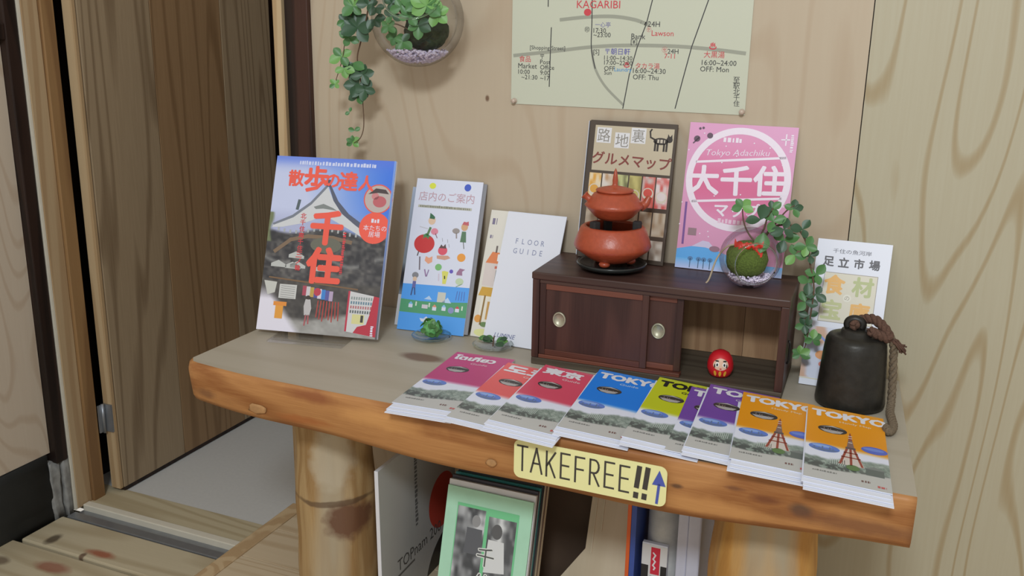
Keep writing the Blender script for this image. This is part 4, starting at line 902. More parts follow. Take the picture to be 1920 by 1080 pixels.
def put_leaf(par, pos, direc, nrm, size, kind):
    d = Vector(direc).normalized(); n = Vector(nrm); n = (n-d*n.dot(d)).normalized(); x = d.cross(n)
    o = link('leaf', LM[kind], par); m = Matrix((x, d, n)).transposed().to_4x4(); m.translation = Vector(pos); o.matrix_local = m @ Matrix.Diagonal((size, size, size, 1)); return o
def whorl(par, pos, face, up, size, k=5, kinds=(0,), rn=random, spread=2.2, stalk=True):
    """palmate group of leaflets round one stalk end"""
    F = Vector(face).normalized(); U = Vector(up); U = (U-F*U.dot(F)).normalized(); Rr = F.cross(U)
    for i in range(k):
        a = (i-(k-1)/2)*(2*spread/max(1, k-1))+rn.uniform(-0.15, 0.15)
        d = U*math.cos(a)+Rr*math.sin(a)+F*rn.uniform(-0.1, 0.35)
        put_leaf(par, pos, d, F+Vector((rn.uniform(-.3, .3), rn.uniform(-.3, .3), rn.uniform(-.2, .2))), size*rn.uniform(0.8, 1.1), rn.choice(kinds))
def pebbles(cx, cy, z0, rad, h, n, r, seed, sphere=None):
    rn = random.Random(seed); m = MB()
    for _ in range(n):
        a = rn.uniform(0, 6.283); q = rad*math.sqrt(rn.random()); zz = z0+rn.random()*h
        x, y_ = q*math.cos(a), q*math.sin(a)
        if sphere:
            c, R_ = sphere; lim = R_-r*1.6
            dz = zz-c
            if x*x+y_*y_+dz*dz > lim*lim:
                s_ = max(0, lim*lim-dz*dz); qq = math.hypot(x, y_)
                if s_ <= 0: continue
                x, y_ = x/qq*math.sqrt(s_), y_/qq*math.sqrt(s_)
        m.ico((cx+x, cy+y_, zz), r*rn.uniform(0.7, 1.2), 1, (1, 1, 0.8), 0.15, rn.random())
    return m

# ---- glass globe with moss and a trailing plant, on the cabinet
gx, gy, gr = -0.2000, -0.112, 0.0435
gl_ = empty('glass_globe_terrarium', (gx, gy, CH+0.0004), label='small glass globe with moss, lilac gravel and a red bow on the cabinet', cat='terrarium')
cz = gr*0.97
import bisect
def globe_mesh(R_, open_dir, open_ang, mat, thick=0.0):
    bm = bmesh.new(); bmesh.ops.create_uvsphere(bm, u_segments=48, v_segments=28, radius=R_)
    d = Vector(open_dir).normalized(); q = Vector((0, 0, 1)).rotation_difference(d)
    for v in bm.verts: v.co = q @ v.co
    dele = [f for f in bm.faces if math.acos(max(-1, min(1, f.calc_center_median().normalized().dot(d)))) < open_ang]
    bmesh.ops.delete(bm, geom=dele, context='FACES')
    me = bpy.data.meshes.new('glass'); bm.to_mesh(me); bm.free(); me.materials.append(mat)
    me.polygons.foreach_set('use_smooth', [True]*len(me.polygons)); return me, q
od = Vector((0.40, -0.91, -0.06)).normalized(); oa = math.radians(43)
me, q = globe_mesh(gr, od, oa, GLS)
link('glass', me, gl_, loc=(0, 0, cz))
rimp = [q @ Vector((gr*math.sin(oa)*math.cos(a), gr*math.sin(oa)*math.sin(a), gr*math.cos(oa)))+Vector((0, 0, cz)) for a in np.linspace(0, 6.2832, 40)]
RIMG = glass('rim_glass', (0.9, 0.95, 0.92), 0.0, thin=False)
MB().tube(rimp, 0.0012, 8).build('rim', RIMG, gl_)
pebbles(0, 0, 0.0030, 0.036, 0.014, 620, 0.0021, 3, (cz, gr-0.0012)).build('gravel', GRAV, gl_)['kind'] = 'stuff'
MB().ico((-0.005, 0.003, 0.0130+0.0260), 0.0300, 3, (1, 0.86, 0.92), 0.03, 4).build('moss_ball', MOSS, gl_)
bw_ = empty('ribbon_bow', (-0.002, -0.010, 0.061), parent=gl_); bw_['label'] = 'crinkled red bow'
for sg_ in (-1, 1):
    v = []; f = []
    for i in range(9):
        k = i/8
        for j in range(5):
            h_ = (j/4-0.5)*(0.006+0.016*k); v.append((sg_*0.020*k, -0.004*math.sin(k*3)-0.003*math.sin(j*2.2+i), h_+0.002*math.sin(i*1.7)-0.004*k))
    for i in range(8):
        for j in range(4): f.append((i*5+j, i*5+j+1, (i+1)*5+j+1, (i+1)*5+j))
    MB().raw(v, f, True).build('loop', REDB, bw_)
MB().ico((0, -0.004, 0), 0.0045, 2, (1, 1, 1.1), 0.1, 3).build('knot', REDB, bw_)
MB().tube(spline([(-0.012, -0.006, 0.060), (-0.030, -0.010, 0.058), (-0.044, -0.014, 0.040), (-0.052, -0.020, 0.010), (-0.056, -0.022, 0.003)], 8), 0.0013, 8).build('twine', plain('pale_twine', rgb(176, 160, 136), 0.8, var=0.1), gl_)
def P_(px, py, yy):   # a pixel on a vertical plane, in globe coordinates
    return on_y(px, py, yy)-Vector(gl_.location)
rn = random.Random(17)
def vine(par, pts, r0, r1, conv):
    Q = spline([conv(*p_) for p_ in pts], 8)
    return MB().tube(Q, [r0+(r1-r0)*i/(len(Q)-1) for i in range(len(Q))], 7).build('stem', VINE, par), Q
vine(gl_, [(1418, 455, -0.112), (1405, 440, -0.108), (1395, 418, -0.104), (1392, 392, -0.102)], 0.0014, 0.0009, P_)
vine(gl_, [(1420, 455, -0.108), (1432, 430, -0.10), (1440, 405, -0.098), (1450, 390, -0.096)], 0.0016, 0.001, P_)
vine(gl_, [(1425, 455, -0.100), (1452, 425, -0.092), (1490, 425, -0.088), (1512, 455, -0.085), (1520, 500, -0.085), (1526, 540, -0.088), (1520, 590, -0.092), (1512, 640, -0.095), (1502, 668, -0.098)], 0.0018, 0.0009, P_)
vine(gl_, [(1430, 450, -0.096), (1470, 400, -0.088), (1490, 385, -0.085)], 0.0014, 0.0008, P_)
FA = (0.25, -1, 0.45)
W1 = [  # pixel, plane, leaflet length, count, kinds, facing-up direction
    (1392, 388, -0.102, 0.0170, 4, (0, 2), (0, 0, 1)), (1448, 392, -0.096, 0.0150, 4, (1, 0), (0.3, 0, 1)), (1432, 436, -0.115, 0.030, 1, (0,), (0.0, -0.2, -1)), (1426, 412, -0.112, 0.026, 2, (1, 0), (-0.4, -0.2, 0.6)),
    (1450, 415, -0.10, 0.021, 3, (1, 0), (0.8, 0, 0.2)), (1470, 430, -0.10, 0.019, 3, (1,), (0.6, 0, -0.5)), (1488, 392, -0.086, 0.017, 4, (1, 0), (0.5, 0, 0.6)), (1505, 430, -0.086, 0.017, 3, (1,), (0.4, 0, 0.7)), (1470, 450, -0.09, 0.022, 3, (1, 0), (-0.2, 0, -1)),
    (1512, 462, -0.088, 0.017, 4, (2, 0), (0.4, 0, -0.6)), (1490, 478, -0.09, 0.018, 3, (0, 2), (-0.5, 0, -0.6)), (1520, 480, -0.085, 0.015, 3, (0, 1), (0.7, 0, 0.5)), (1530, 515, -0.085, 0.0175, 3, (0, 1), (0.4, 0, 0.6)), (1515, 530, -0.085, 0.0175, 3, (0, 1), (-0.6, 0, 0.3)),
    (1530, 552, -0.088, 0.016, 3, (1,), (0.6, 0, -0.6)), (1510, 566, -0.09, 0.017, 3, (1, 0), (-0.4, 0, -0.6)), (1516, 592, -0.092, 0.014, 3, (1,), (0.1, 0, -1)), (1524, 636, -0.095, 0.0145, 5, (0, 2), (0.1, 0, 1)), (1500, 664, -0.10, 0.0150, 5, (0, 2), (0, 0, 1)), (1508, 610, -0.095, 0.0135, 4, (1, 0), (-0.3, 0, -0.5))]
for (a, b_, yy, sz, k, kd, up) in W1: whorl(gl_, P_(a, b_, yy), FA, up, sz, k, kd, rn, 2.0 if k > 2 else 0.9)

# ---- two saucers with little green sprigs
def saucer_thing(px, py, label, seed):
    p_ = on_z(px, py, T)
    o = empty('glass_saucer', (p_.x, p_.y, T+0.0004), label=label, cat='saucer', group='little glass saucers')
    MB().lathe([(0.0001, 0), (0.016, 0), (0.024, 0.003), (0.032, 0.0075), (0.0325, 0.0085), (0.031, 0.0085), (0.023, 0.0045), (0.015, 0.002), (0.0001, 0.002)], 40).build('dish', glass('saucer_glass', (0.97, 0.99, 0.98), 0.02, edge=0.75), o)
    MB().tube([(0.0322*math.cos(a), 0.0322*math.sin(a), 0.0083) for a in np.linspace(0, 6.2832, 36)], 0.0008, 6).build('rim', RIMG, o)
    return p_
p1 = saucer_thing(809, 637, 'clear glass saucer holding the round green ball', 1)
p2 = saucer_thing(924, 654, 'clear glass saucer holding the flat green sprig', 2)
SPK = plain('speckled_green', rgb(96, 160, 96), 0.35, var=0.6, scale=170)
sp1 = empty('green_ball', (p1.x, p1.y, T+0.0028), label='little round green and white leafy ball in a glass saucer', cat='ornament')
MB().ico((0, 0, 0.0165), 0.0145, 3, (1, 1, 1), 0.05, 2).build('core', SPK, sp1)
rn = random.Random(8)
for i in range(26):
    zz = rn.uniform(-0.5, 1); a = rn.uniform(0, 6.283); q_ = math.sqrt(max(0, 1-zz*zz)); n_ = Vector((q_*math.cos(a), q_*math.sin(a), zz))
    t_ = n_.cross(Vector((rn.uniform(-1, 1), rn.uniform(-1, 1), rn.uniform(-1, 1)))).normalized()
    put_leaf(sp1, Vector((0, 0, 0.0165))+n_*0.0135-t_*0.004, t_*0.9+n_*0.45, n_, 0.012, rn.choice((0, 0, 2, 2)))
sp2 = empty('green_sprig', (p2.x, p2.y, T+0.0030), label='flat green leafy sprig lying in a glass saucer', cat='ornament')
MB().tube(spline([(0, 0, 0.001), (0, 0.002, 0.010), (0.001, 0.003, 0.018)], 5), 0.0012, 7).build('stem', VINE, sp2)
for i in range(16):
    sd = -1 if i % 2 else 1; a = rn.uniform(-0.7, 0.7)
    put_leaf(sp2, (sd*rn.uniform(0.001, 0.010), rn.uniform(-0.006, 0.008), 0.006+rn.uniform(0, 0.006)), (sd*math.cos(a), math.sin(a), rn.uniform(0, 0.4)), (0, -0.5, 1), rn.uniform(0.013, 0.018), rn.choice((0, 0, 1, 2)))

# ================================================================ iron bell with rope
IRON = plain('cast_iron', rgb(44, 42, 38), 0.42, metal=0.35, var=0.25, scale=90, bump=0.3)
bx, by = -0.0455, -0.1285
bl = empty('iron_bell', (bx, by, T+0.0004), (0, 0, 0), 'black cast iron hand bell standing on the table', 'bell')
MB().lathe([(0.0400, 0.0015), (0.0425, 0.0), (0.0462, 0.002), (0.0468, 0.006), (0.0462, 0.014), (0.0440, 0.045), (0.0415, 0.080), (0.0400, 0.0925), (0.0370, 0.0975), (0.0300, 0.0998), (0.0225, 0.101), (0.0205, 0.107), (0.0150, 0.109), (0.0001, 0.1095)], 56).build('body', IRON, bl)
MB().tube([(-0.004+0.0095*math.cos(a), 0, 0.1145+0.0075*math.sin(a)) for a in np.linspace(-0.6, 3.75, 22)], 0.0058, 12).build('loop', IRON, bl)
ROPE = plain('twisted_rope', rgb(112, 98, 80), 0.9, var=0.3, scale=400, bump=0.8); ROPED = plain('brown_rope', rgb(92, 66, 54), 0.9, var=0.3, scale=400, bump=0.8)
ro = empty('rope', (bx, by, T+0.0004), (0, 0, 0), 'brown knotted rope tied through the bell loop and trailing on the table', 'rope')
def braid(pts, r, name, mat, par, turns=26, strands=3, sub=10):
    Q = spline(pts, sub); n = len(Q); up = Vector((0.3, 1, 0.2)).normalized()
    for s_ in range(strands):
        path = []
        for i, q_ in enumerate(Q):
            t = (Q[min(i+1, n-1)]-Q[max(i-1, 0)]).normalized(); N = t.cross(up).normalized(); B = t.cross(N)
            a = 6.2832*(i/n*turns/6+s_/strands); path.append(q_+(N*math.cos(a)+B*math.sin(a))*r*0.55)
        MB().tube(path, r*0.62, 8).build(name, mat, par)
braid([(-0.004, -0.010, 0.1155), (-0.003, 0.002, 0.1165), (0.006, 0.008, 0.121), (0.020, 0.002, 0.124), (0.033, -0.004, 0.116), (0.041, -0.006, 0.103), (0.030, -0.010, 0.106), (0.016, -0.014, 0.112)], 0.0062, 'knot_strand', ROPED, ro, 30)
braid([(0.036, -0.004, 0.112), (0.047, -0.002, 0.095), (0.050, -0.002, 0.070), (0.0525, -0.004, 0.040), (0.054, -0.010, 0.015), (0.054, -0.025, 0.0065), (0.057, -0.05, 0.006), (0.060, -0.075, 0.006), (0.058, -0.092, 0.006), (0.0545, -0.098, 0.006), (0.0515, -0.090, 0.0085)], 0.0050, 'strand', ROPE, ro, 60)
tf = MB()
rn = random.Random(4)
for i in range(18):
    tf.tube([(0.040, -0.004, 0.104), (0.050+rn.uniform(-.003, .003), -0.006+rn.uniform(-.003, .003), 0.099+rn.uniform(-.003, .003)), (0.060+rn.uniform(-.004, .005), -0.008+rn.uniform(-.004, .004), 0.090+rn.uniform(-.006, .006))], 0.0012, 5)
tf.build('frayed_end', ROPED, ro)
# ================================================================ under the table
SPINE = plain('white_card_spine', rgb(224, 224, 230), 0.5, var=0.02)
bk = empty('picture_book', (-0.714, -0.283, 0.0005), (0, math.radians(-1.0), 0), 'large square grey picture book with a red disc standing edge on beside the log leg', 'book')
bh_, bd_ = 0.272, 0.268
MB().box((-0.007, 0, 0), (0, bd_, bh_), 0.0008).build('cover_board', SPINE, bk)
p = Pr(bd_, bh_)
p.grid(20, 20, lambda s, t: mixc(rgb(186, 186, 184), rgb(160, 160, 158), t*0.8))
p.ell(0.80, 0.55, 0.19, 0.19, rgb(186, 66, 52), 3, 40)
p.ell(0.97, 1.08, 0.42, 0.32, rgb(40, 40, 38), 4, 40)
p.dashes(0.445, 0.07, 0.50, 0.032, rgb(104, 104, 104), 6, 3, True)
p.text(0.48, 0.72, 'TOPnam 200', 0.08, rgb(80, 78, 76), 6, xs=0.95)
p.line([(0.15, 0.79), (0.40, 0.785)], 0.015, rgb(96, 94, 92), 5)
link('cover', p.mesh('cover', lambda u, v, l: (0.0003+l, u, v)), bk)
# back issues standing in front
gcol = [rgb(176, 224, 196), rgb(226, 226, 230), rgb(60, 56, 66), rgb(214, 206, 220), rgb(60, 150, 156), rgb(44, 44, 50), rgb(196, 186, 206), rgb(206, 200, 180), rgb(120, 100, 90), rgb(222, 214, 188), rgb(214, 204, 178)]
gnm = ['pale green', 'white', 'charcoal', 'lilac', 'teal', 'black', 'mauve', 'sand', 'brown', 'cream', 'straw']
gw, gh = 0.149, 0.243
yb = -0.272
for i, (cc, nm) in enumerate(zip(gcol, gnm)):
    t_ = 0.0074 if i else 0.003
    z_ = 0.0003+t_*math.sin(math.radians(15))
    lab = 'pale green magazine with a grey photo cover in front of the row under the table' if i == 0 else '%s back issue under the table, directly behind the %s one' % (nm, gnm[i-1])
    o = empty('back_issue', (-0.632+0.0012*(i % 3)-0.0008*i, yb, z_), (math.radians(-15), 0, math.radians(0.6 if i else 0)), lab, 'magazine', 'back issues standing under the table')
    MB().box((0, 0, 0), (gw+0.001*(i % 2), t_, gh+(0.004+0.006*(i % 3)/2 if i else 0)), 0.0005).build('cover_and_pages', plain('cover_%s' % nm.replace(' ', '_'), cc, 0.4, var=0.04), o)
    if i == 0:
        p = Pr(gw, gh); G1 = rgb(120, 206, 150)
        p.rect(0.14, 0.10, 0.86, 0.98, G1, 1)
        def photo(sd, lo, hi): return lambda s, t: mixc(lo, hi, np.clip((vn(s*9, t*9, sd)*0.6+vn(s*24, t*24, sd+1)*0.4-0.25)*1.9, 0, 1))
        p.grid(24, 40, photo(51, rgb(74, 76, 80), rgb(206, 208, 212)), 2, (0.15, 0.12, 0.48, 0.62))
        p.grid(24, 40, photo(57, rgb(86, 88, 92), rgb(222, 224, 226)), 2, (0.52, 0.15, 0.84, 0.62))
        p.grid(24, 30, photo(61, rgb(74, 76, 80), rgb(190, 192, 196)), 2, (0.20, 0.68, 0.84, 0.98))
        p.ell(0.38, 0.20, 0.05, 0.04, rgb(150, 150, 152), 3); p.poly([(0.28, 0.25), (0.46, 0.25), (0.47, 0.42), (0.27, 0.42)], rgb(96, 98, 104), 3); p.ell(0.63, 0.24, 0.06, 0.05, rgb(96, 96, 98), 3); p.poly([(0.54, 0.30), (0.72, 0.30), (0.76, 0.5), (0.52, 0.52)], rgb(222, 224, 226), 3)
        p.text(0.53, 0.42, '千', 0.20, rgb(226, 228, 226), 7, bold=0.05); p.text(0.53, 0.42, '千', 0.20, rgb(90, 92, 92), 8, bold=0.0)
        p.text(0.53, 0.60, '住', 0.22, rgb(226, 228, 226), 7, bold=0.05); p.text(0.53, 0.60, '住', 0.22, rgb(90, 92, 92), 8, bold=0.0)
        p.line([(0.36, 0.62), (0.33, 0.98)], 0.05, rgb(150, 210, 170), 6); p.dashes(0.345, 0.66, 0.5, 0.03, rgb(70, 90, 80), 7, 3, True)
        link('cover', p.mesh('cover', upright()), o)
    yb += t_/math.cos(math.radians(15))+0.0012
# clear sleeve end sticking up
# dark board against the wall
DKB = plain('dark_brown_board', rgb(84, 66, 52), 0.7, var=0.15, scale=12)
db = empty('dark_board', (-0.700, -0.050, 0.0005), (math.radians(-6), 0, 0), 'dark brown board leaning on the wall under the table', 'board')
MB().box((0, 0, 0), (0.265, 0.008, 0.36), 0.001).build('sheet', DKB, db)
# beige board
BEI = wood('beige_board_wood', rgb(212, 200, 176), rgb(186, 168, 140), 'Z', 5, 6, 0.3, 0.2, 0.6, 0.3, (0.5, 1.0))
bb = empty('beige_board', (-0.4300, -0.1100, 0.0005), (math.radians(-12), 0, math.radians(-3)), 'pale beige board with a slanting lower corner under the table', 'board')
MB().prism([(-0.075, 0), (0.086, 0), (0.086, 0.37), (0.0, 0.37), (-0.006, 0.105)], 0, 0.010).build('sheet', BEI, bb)
MB().box((0.004, -0.0015, 0.10), (0.0065, 0.0, 0.36)).build('crease', BEI, bb); MB().box((0.018, -0.0015, 0.14), (0.0195, 0.0, 0.36)).build('crease', BEI, bb)
# rolled newspapers
NEWS = plain('newsprint', rgb(206, 206, 204), 0.8, var=0.12, scale=60)
nr = empty('newspaper_bundle', (-0.2940, -0.140, 0.0005), (0, 0, 0), 'bundle of folded grey newspapers with a red label beside the second log leg', 'newspaper')
def fold(r0, th, a0, a1, z0, z1, cx, cy, n=14):
    v = []; f = []
    for i in range(n+1):
        a = math.radians(a0+(a1-a0)*i/n)
        for rr_ in (r0, r0+th):
            for zz in (z0, z1): v.append((cx+rr_*math.cos(a), cy+rr_*math.sin(a)*1.4, zz))
    for i in range(n):
        b_ = i*4; c_ = b_+4
        f += [(b_, c_, c_+1, b_+1), (b_+2, b_+3, c_+3, c_+2), (b_+1, c_+1, c_+3, b_+3), (b_, b_+2, c_+2, c_)]
    f += [(0, 1, 3, 2), (n*4, n*4+2, n*4+3, n*4+1)]
    return MB().raw(v, f, True)
for k, (r0_, hh) in enumerate(((0.006, 0.30), (0.012, 0.31), (0.018, 0.275), (0.0240, 0.235))):
    o = fold(r0_, 0.0045, 150, 390, 0, hh, 0.0, 0.03).build('folded_paper', NEWS, nr)
OR_ = plain('orange_spine', rgb(214, 96, 44), 0.4); BL_ = plain('blue_spine', rgb(60, 84, 160), 0.4); RDL = plain('red_label', rgb(206, 40, 66), 0.4); BKL = plain('black_label', rgb(36, 36, 40), 0.4)
mgz = empty('magazine', (-0.3425, -0.172, 0.0005), (0, 0, 0), 'thin magazine with an orange and blue spine standing by the newspapers', 'magazine')
MB().box((0, 0, 0), (0.006, 0.11, 0.34), 0.0006).build('cover_and_pages', OR_, mgz); MB().box((0.0063, 0.0, 0), (0.0145, 0.11, 0.338), 0.0006).build('inner_pages', BL_, mgz)
p = Pr(0.040, 0.12)
p.rect(0, 0, 1, 1, rgb(214, 214, 216), 0); p.rect(0.0, 0.30, 0.28, 1, rgb(38, 38, 42), 2); p.rect(0.36, 0.03, 0.72, 0.42, rgb(206, 40, 66), 2); p.rect(0.36, 0.45, 0.72, 1, rgb(40, 40, 44), 2); p.rect(0.76, 0.28, 1, 1, rgb(38, 38, 42), 2)
for a, b_ in ((0.14, 0.65), (0.54, 0.22), (0.88, 0.6)): p.line([(a-0.04+0.05*math.sin(q*2.1), b_+0.13-q*0.03) for q in range(9)], 0.06, rgb(226, 222, 226), 5)
link('label_strip', p.mesh('label_strip', lambda u, v, l: (-0.0255+u, -0.0200-0.0002-l, 0.060+v)), nr)
MB().box((-0.0255, -0.0198, 0.03), (0.0145, -0.0120, 0.182), 0.0004).build('wrapper', PAPER, nr)
BIN = plain('lavender_grey_plastic', rgb(196, 198, 216), 0.35, var=0.04)
fb = empty('file_box', (-0.2640, -0.170, 0.0005), (0, 0, math.radians(1)), 'lavender grey plastic file box beside the second log leg', 'file box')
MB().box((0, 0, 0), (0.016, 0.12, 0.335), 0.002).build('side_panel', BIN, fb); MB().box((0.0163, -0.004, 0), (0.036, 0.12, 0.315), 0.0025).build('spine_panel', BIN, fb)
# ================================================================ hand-drawn map on the wall
POSTER = plain('cream_poster_paper', rgb(200, 203, 184), 0.6, var=0.01)
px0, pw, pz, ph = -0.6215, 0.3790, T+0.3785, 0.268
ps = empty('wall_map', (px0, -0.0012, pz), label='hand-drawn cream street map pinned to the plywood wall', cat='poster')
MB().box((0, 0, 0), (pw, 0.0005, ph)).build('sheet', POSTER, ps)
p = Pr(pw, ph)
p.rect(0, 0, 1, 1, rgb(200, 203, 184), 0)
def Q(px, py):     # pixel to sheet fraction
    w = on_y(px, py, -0.0012); return ((w.x-px0)/pw, 1-(w.z-pz)/ph)
def ql(pts, wd, col, L=3): p.line([Q(*a) for a in pts], wd, col, L)
def qt(px, py, tx, hpx, col, **k): a, b_ = Q(px, py); p.text(a, b_, tx, hpx/1130.0/pw, col, anchor=k.pop('anchor', 'l'), **k)
GY = rgb(158, 160, 146); INKB = rgb(60, 60, 62)
def cv(*pts): return [(v.x, v.y) for v in spline([(a, b_, 0) for a, b_ in pts], 6)]
ql(cv((1052, 37), (1100, 32), (1150, 31), (1190, 37), (1214, 46)), 0.014, GY)
ql(cv((965, 104), (1040, 96), (1110, 88), (1180, 85), (1270, 87), (1340, 93), (1396, 100)), 0.014, GY)
ql(cv((1110, 95), (1116, 128), (1135, 162), (1168, 196)), 0.010, GY)
ql(cv((1111, -30), (1110, 40), (1109, 90), (1116, 128)), 0.004, INKB, 4)
ql([(1235, -45), (1212, 45), (1195, 88), (1180, 140), (1168, 203)], 0.004, INKB, 4)
ql([(1345, -50), (1328, 2), (1297, 88), (1280, 150), (1266, 203)], 0.004, INKB, 4)
ql([(1034, 52), (1032, 100), (1030, 162)], 0.004, INKB, 4); ql([(1029, -40), (1028, 12)], 0.004, INKB, 4)
RDI = rgb(206, 70, 80); BLI = rgb(84, 80, 170); CYI = rgb(70, 150, 210)
qt(1082, 8, 'KAGARIBI', 13, RDI); qt(1078, -2, '"', 8, RDI); qt(1152, -2, '"', 8, RDI)
a, b_ = Q(1102, 23); p.ell(a, b_, 0.016, 0.020, RDI, 5)
qt(1116, 46, '一心亭', 9, rgb(120, 116, 170)); qt(1096, 55, '㊞', 10, INKB); qt(1113, 57, '17:30', 8, INKB); qt(1113, 65, '~23:00', 8, INKB)
qt(1215, 45, '24H', 9, INKB); qt(1212, 55, '㋘', 9, RDI); qt(1222, 62, 'Lawson', 9, RDI)
qt(1184, 68, 'Bank', 9, INKB); qt(1183, 79, '[¥]', 10, INKB)
qt(994, 90, '[Shopping Street]', 9, INKB)
qt(974, 110, '食品', 11, RDI); qt(972, 123, 'Market', 9, INKB); qt(972, 134, '10:00', 8, INKB); qt(978, 144, '~21:30', 8, INKB)
for k, tx in enumerate(('〒', 'Post', 'Office', '9:00', '~17')): qt(1013, 106+k*10, tx, 8, INKB)
qt(1113, 98, '[S]', 10, INKB); qt(1135, 96, '〒朝日軒', 11, BLI); qt(1133, 108, '11:00~14:30', 7.5, INKB); qt(1133, 117, '17:00~22:00', 7.5, INKB); qt(1133, 128, 'OFF', 8, INKB); qt(1133, 136, 'Sun', 7, INKB)
qt(1152, 131, 'Laundry', 9, CYI); qt(1170, 121, '♨', 10, RDI); qt(1192, 123, 'タカラ湯', 10, RDI); qt(1187, 132, '16:00~24:30', 8.5, INKB); qt(1187, 144, 'OFF: Thu', 8.5, INKB)
qt(1241, 93, '㋝', 10, RDI); qt(1252, 96, '24H', 8, INKB); qt(1246, 105, '7-11', 8, RDI)
qt(1330, 86, '♨', 12, RDI); qt(1320, 102, '大黒湯', 11, RDI); qt(1316, 117, '16:00~24:00', 8.5, INKB); qt(1313, 129, 'OFF: Mon', 8.5, INKB)
for k, ch_ in enumerate('至駅北千住'): qt(1381, 150+k*11, ch_, 10, INKB, anchor='c')
link('drawing', p.mesh('drawing', upright(0.0003)), ps)
PIN = plain('clear_pin_plastic', rgb(196, 176, 160), 0.25, var=0.05)
for (a, b_, wh) in ((964, 189, 'below the market note'), (1391, 210, 'below the vertical writing')):
    w = on_y(a, b_, -0.004)
    o = empty('push_pin', (w.x, -0.0014, w.z), (math.radians(90), 0, 0), 'small clear push pin in the corner of the wall map %s' % wh, 'push pin', 'pins holding the wall map')
    MB().lathe([(0.0001, 0.0003), (0.0042, 0.0003), (0.0045, 0.0015), (0.0028, 0.0025), (0.0025, 0.006), (0.0038, 0.0075), (0.0036, 0.0085), (0.0001, 0.0088)], 20).build('head', PIN, o)

# ================================================================ hanging glass bowl with a trailing plant
hx, hy, hz_, hr = -0.7520, -0.0780, T+0.5090, 0.0735
hb = empty('hanging_terrarium', (hx, hy, hz_), label='round glass bowl hung on the wall with lilac gravel and a trailing plant', cat='terrarium')
od = Vector((0.25, -0.75, 0.62)).normalized(); oa = math.radians(38)
me, q = globe_mesh(hr, od, oa, GLS); link('glass', me, hb)
rimp = [q @ Vector((hr*math.sin(oa)*math.cos(a), hr*math.sin(oa)*math.sin(a), hr*math.cos(oa))) for a in np.linspace(0, 6.2832, 48)]
MB().tube(rimp, 0.0014, 8).build('rim', RIMG, hb)
MB().tube([(0, 0.030, hr*0.96), (0, 0.060, hr+0.012), (0, 0.0765, hr+0.016)], 0.0015, 8).build('hanger', BLACK_M, hb)
pebbles(0, 0, -0.0655, 0.055, 0.018, 700, 0.0030, 9, (0.0, hr-0.001)).build('gravel', GRAV, hb)['kind'] = 'stuff'
MB().ico((0.012, 0.006, -0.018), 0.034, 3, (1.1, 0.9, 0.92), 0.06, 7).build('soil_ball', SOIL, hb)
def H_(px, py, yy): return on_y(px, py, yy)-Vector((hx, hy, hz_))
rn = random.Random(31)
vine(hb, [(770, 50, -0.085), (745, 15, -0.10), (710, -15, -0.105), (695, -5, -0.10), (686, 40, -0.085), (676, 80, -0.075), (670, 110, -0.07), (676, 150, -0.065), (680, 190, -0.062), (682, 235, -0.06), (676, 258, -0.06), (664, 268, -0.06)], 0.0016, 0.0007, H_)
vine(hb, [(772, 45, -0.09), (750, 5, -0.105), (715, -25, -0.11), (680, -20, -0.105), (662, 10, -0.095), (655, 50, -0.088)], 0.0014, 0.0008, H_)
vine(hb, [(660, 20, -0.095), (648, 70, -0.088), (642, 110, -0.085), (630, 150, -0.082)], 0.001, 0.0006, H_)
vine(hb, [(785, 55, -0.095), (790, 30, -0.115), (805, 10, -0.12)], 0.0014, 0.0008, H_)
vine(hb, [(775, 60, -0.095), (742, 45, -0.115), (732, 55, -0.118)], 0.0012, 0.0008, H_)
FB = (0.45, -1, 0.25)
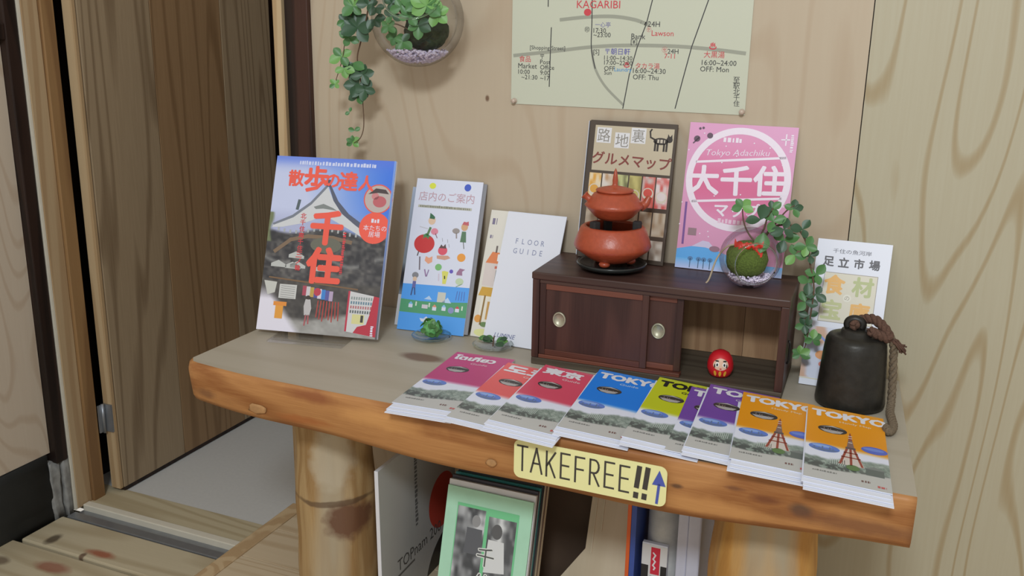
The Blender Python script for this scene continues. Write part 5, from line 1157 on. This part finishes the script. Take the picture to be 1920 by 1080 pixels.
W2 = [(662, 12, -0.10, 0.021, 5, (0, 2), (0, 0, 1)), (648, 40, -0.09, 0.018, 5, (0, 1), (-0.6, 0, 0.5)), (670, 52, -0.092, 0.027, 6, (1,), (0.2, 0, 1)), (690, 8, -0.10, 0.018, 4, (1,), (0.4, 0, 0.8)), (655, 70, -0.09, 0.018, 4, (1, 0), (-0.8, 0, -0.4)),
      (640, 105, -0.086, 0.022, 4, (0, 2), (-0.3, 0, -1)), (662, 118, -0.075, 0.022, 3, (0, 1), (0.0, 0, -1)), (645, 128, -0.085, 0.018, 3, (2,), (0.1, 0, -1)), (628, 158, -0.082, 0.011, 4, (0, 2), (0, 0, 1)), (680, 140, -0.072, 0.020, 5, (1,), (0.3, 0, 0.8)), (672, 160, -0.070, 0.024, 5, (1,), (-0.2, 0, -0.4)), (684, 168, -0.070, 0.021, 4, (1,), (0.4, 0, -0.6)), (672, 178, -0.068, 0.018, 4, (1, 0), (-0.3, 0, -0.8)),
      (656, 210, -0.062, 0.010, 2, (0,), (-0.4, 0, 0.3)), (665, 245, -0.060, 0.012, 2, (0,), (-0.2, 0, 0.9)), (661, 266, -0.060, 0.013, 5, (0, 2), (0, 0, 1)),
      (735, 30, -0.118, 0.017, 4, (0, 1), (-0.3, 0, 0.8)), (728, 50, -0.12, 0.016, 4, (0,), (0, 0, -1)), (752, 14, -0.118, 0.018, 4, (1, 0), (0.2, 0, 1)), (768, 30, -0.12, 0.022, 5, (0,), (0.3, 0, 0.6)), (800, 10, -0.122, 0.026, 6, (2, 0), (0.2, 0, 1)), (818, 25, -0.118, 0.024, 5, (2, 0), (0.8, 0, 0.3)), (785, 48, -0.118, 0.020, 5, (0, 1), (0, 0, -1)), (742, 70, -0.105, 0.018, 5, (0,), (-0.5, 0, -0.8)), (755, 78, -0.112, 0.018, 4, (1, 0), (0.2, 0, -1)), (705, 14, -0.105, 0.016, 3, (1,), (0.5, 0, -0.8)), (702, 36, -0.10, 0.018, 3, (1,), (0.5, 0, -0.6)), (735, 5, -0.115, 0.016, 4, (1,), (-0.5, 0, 0.5)), (780, 5, -0.122, 0.022, 5, (0, 2), (-0.2, 0, 1))]
for (a, b_, yy, sz, k, kd, up) in W2: whorl(hb, H_(a, b_, yy), FB, up, sz, k, kd, rn, 2.2 if k > 3 else 1.2)
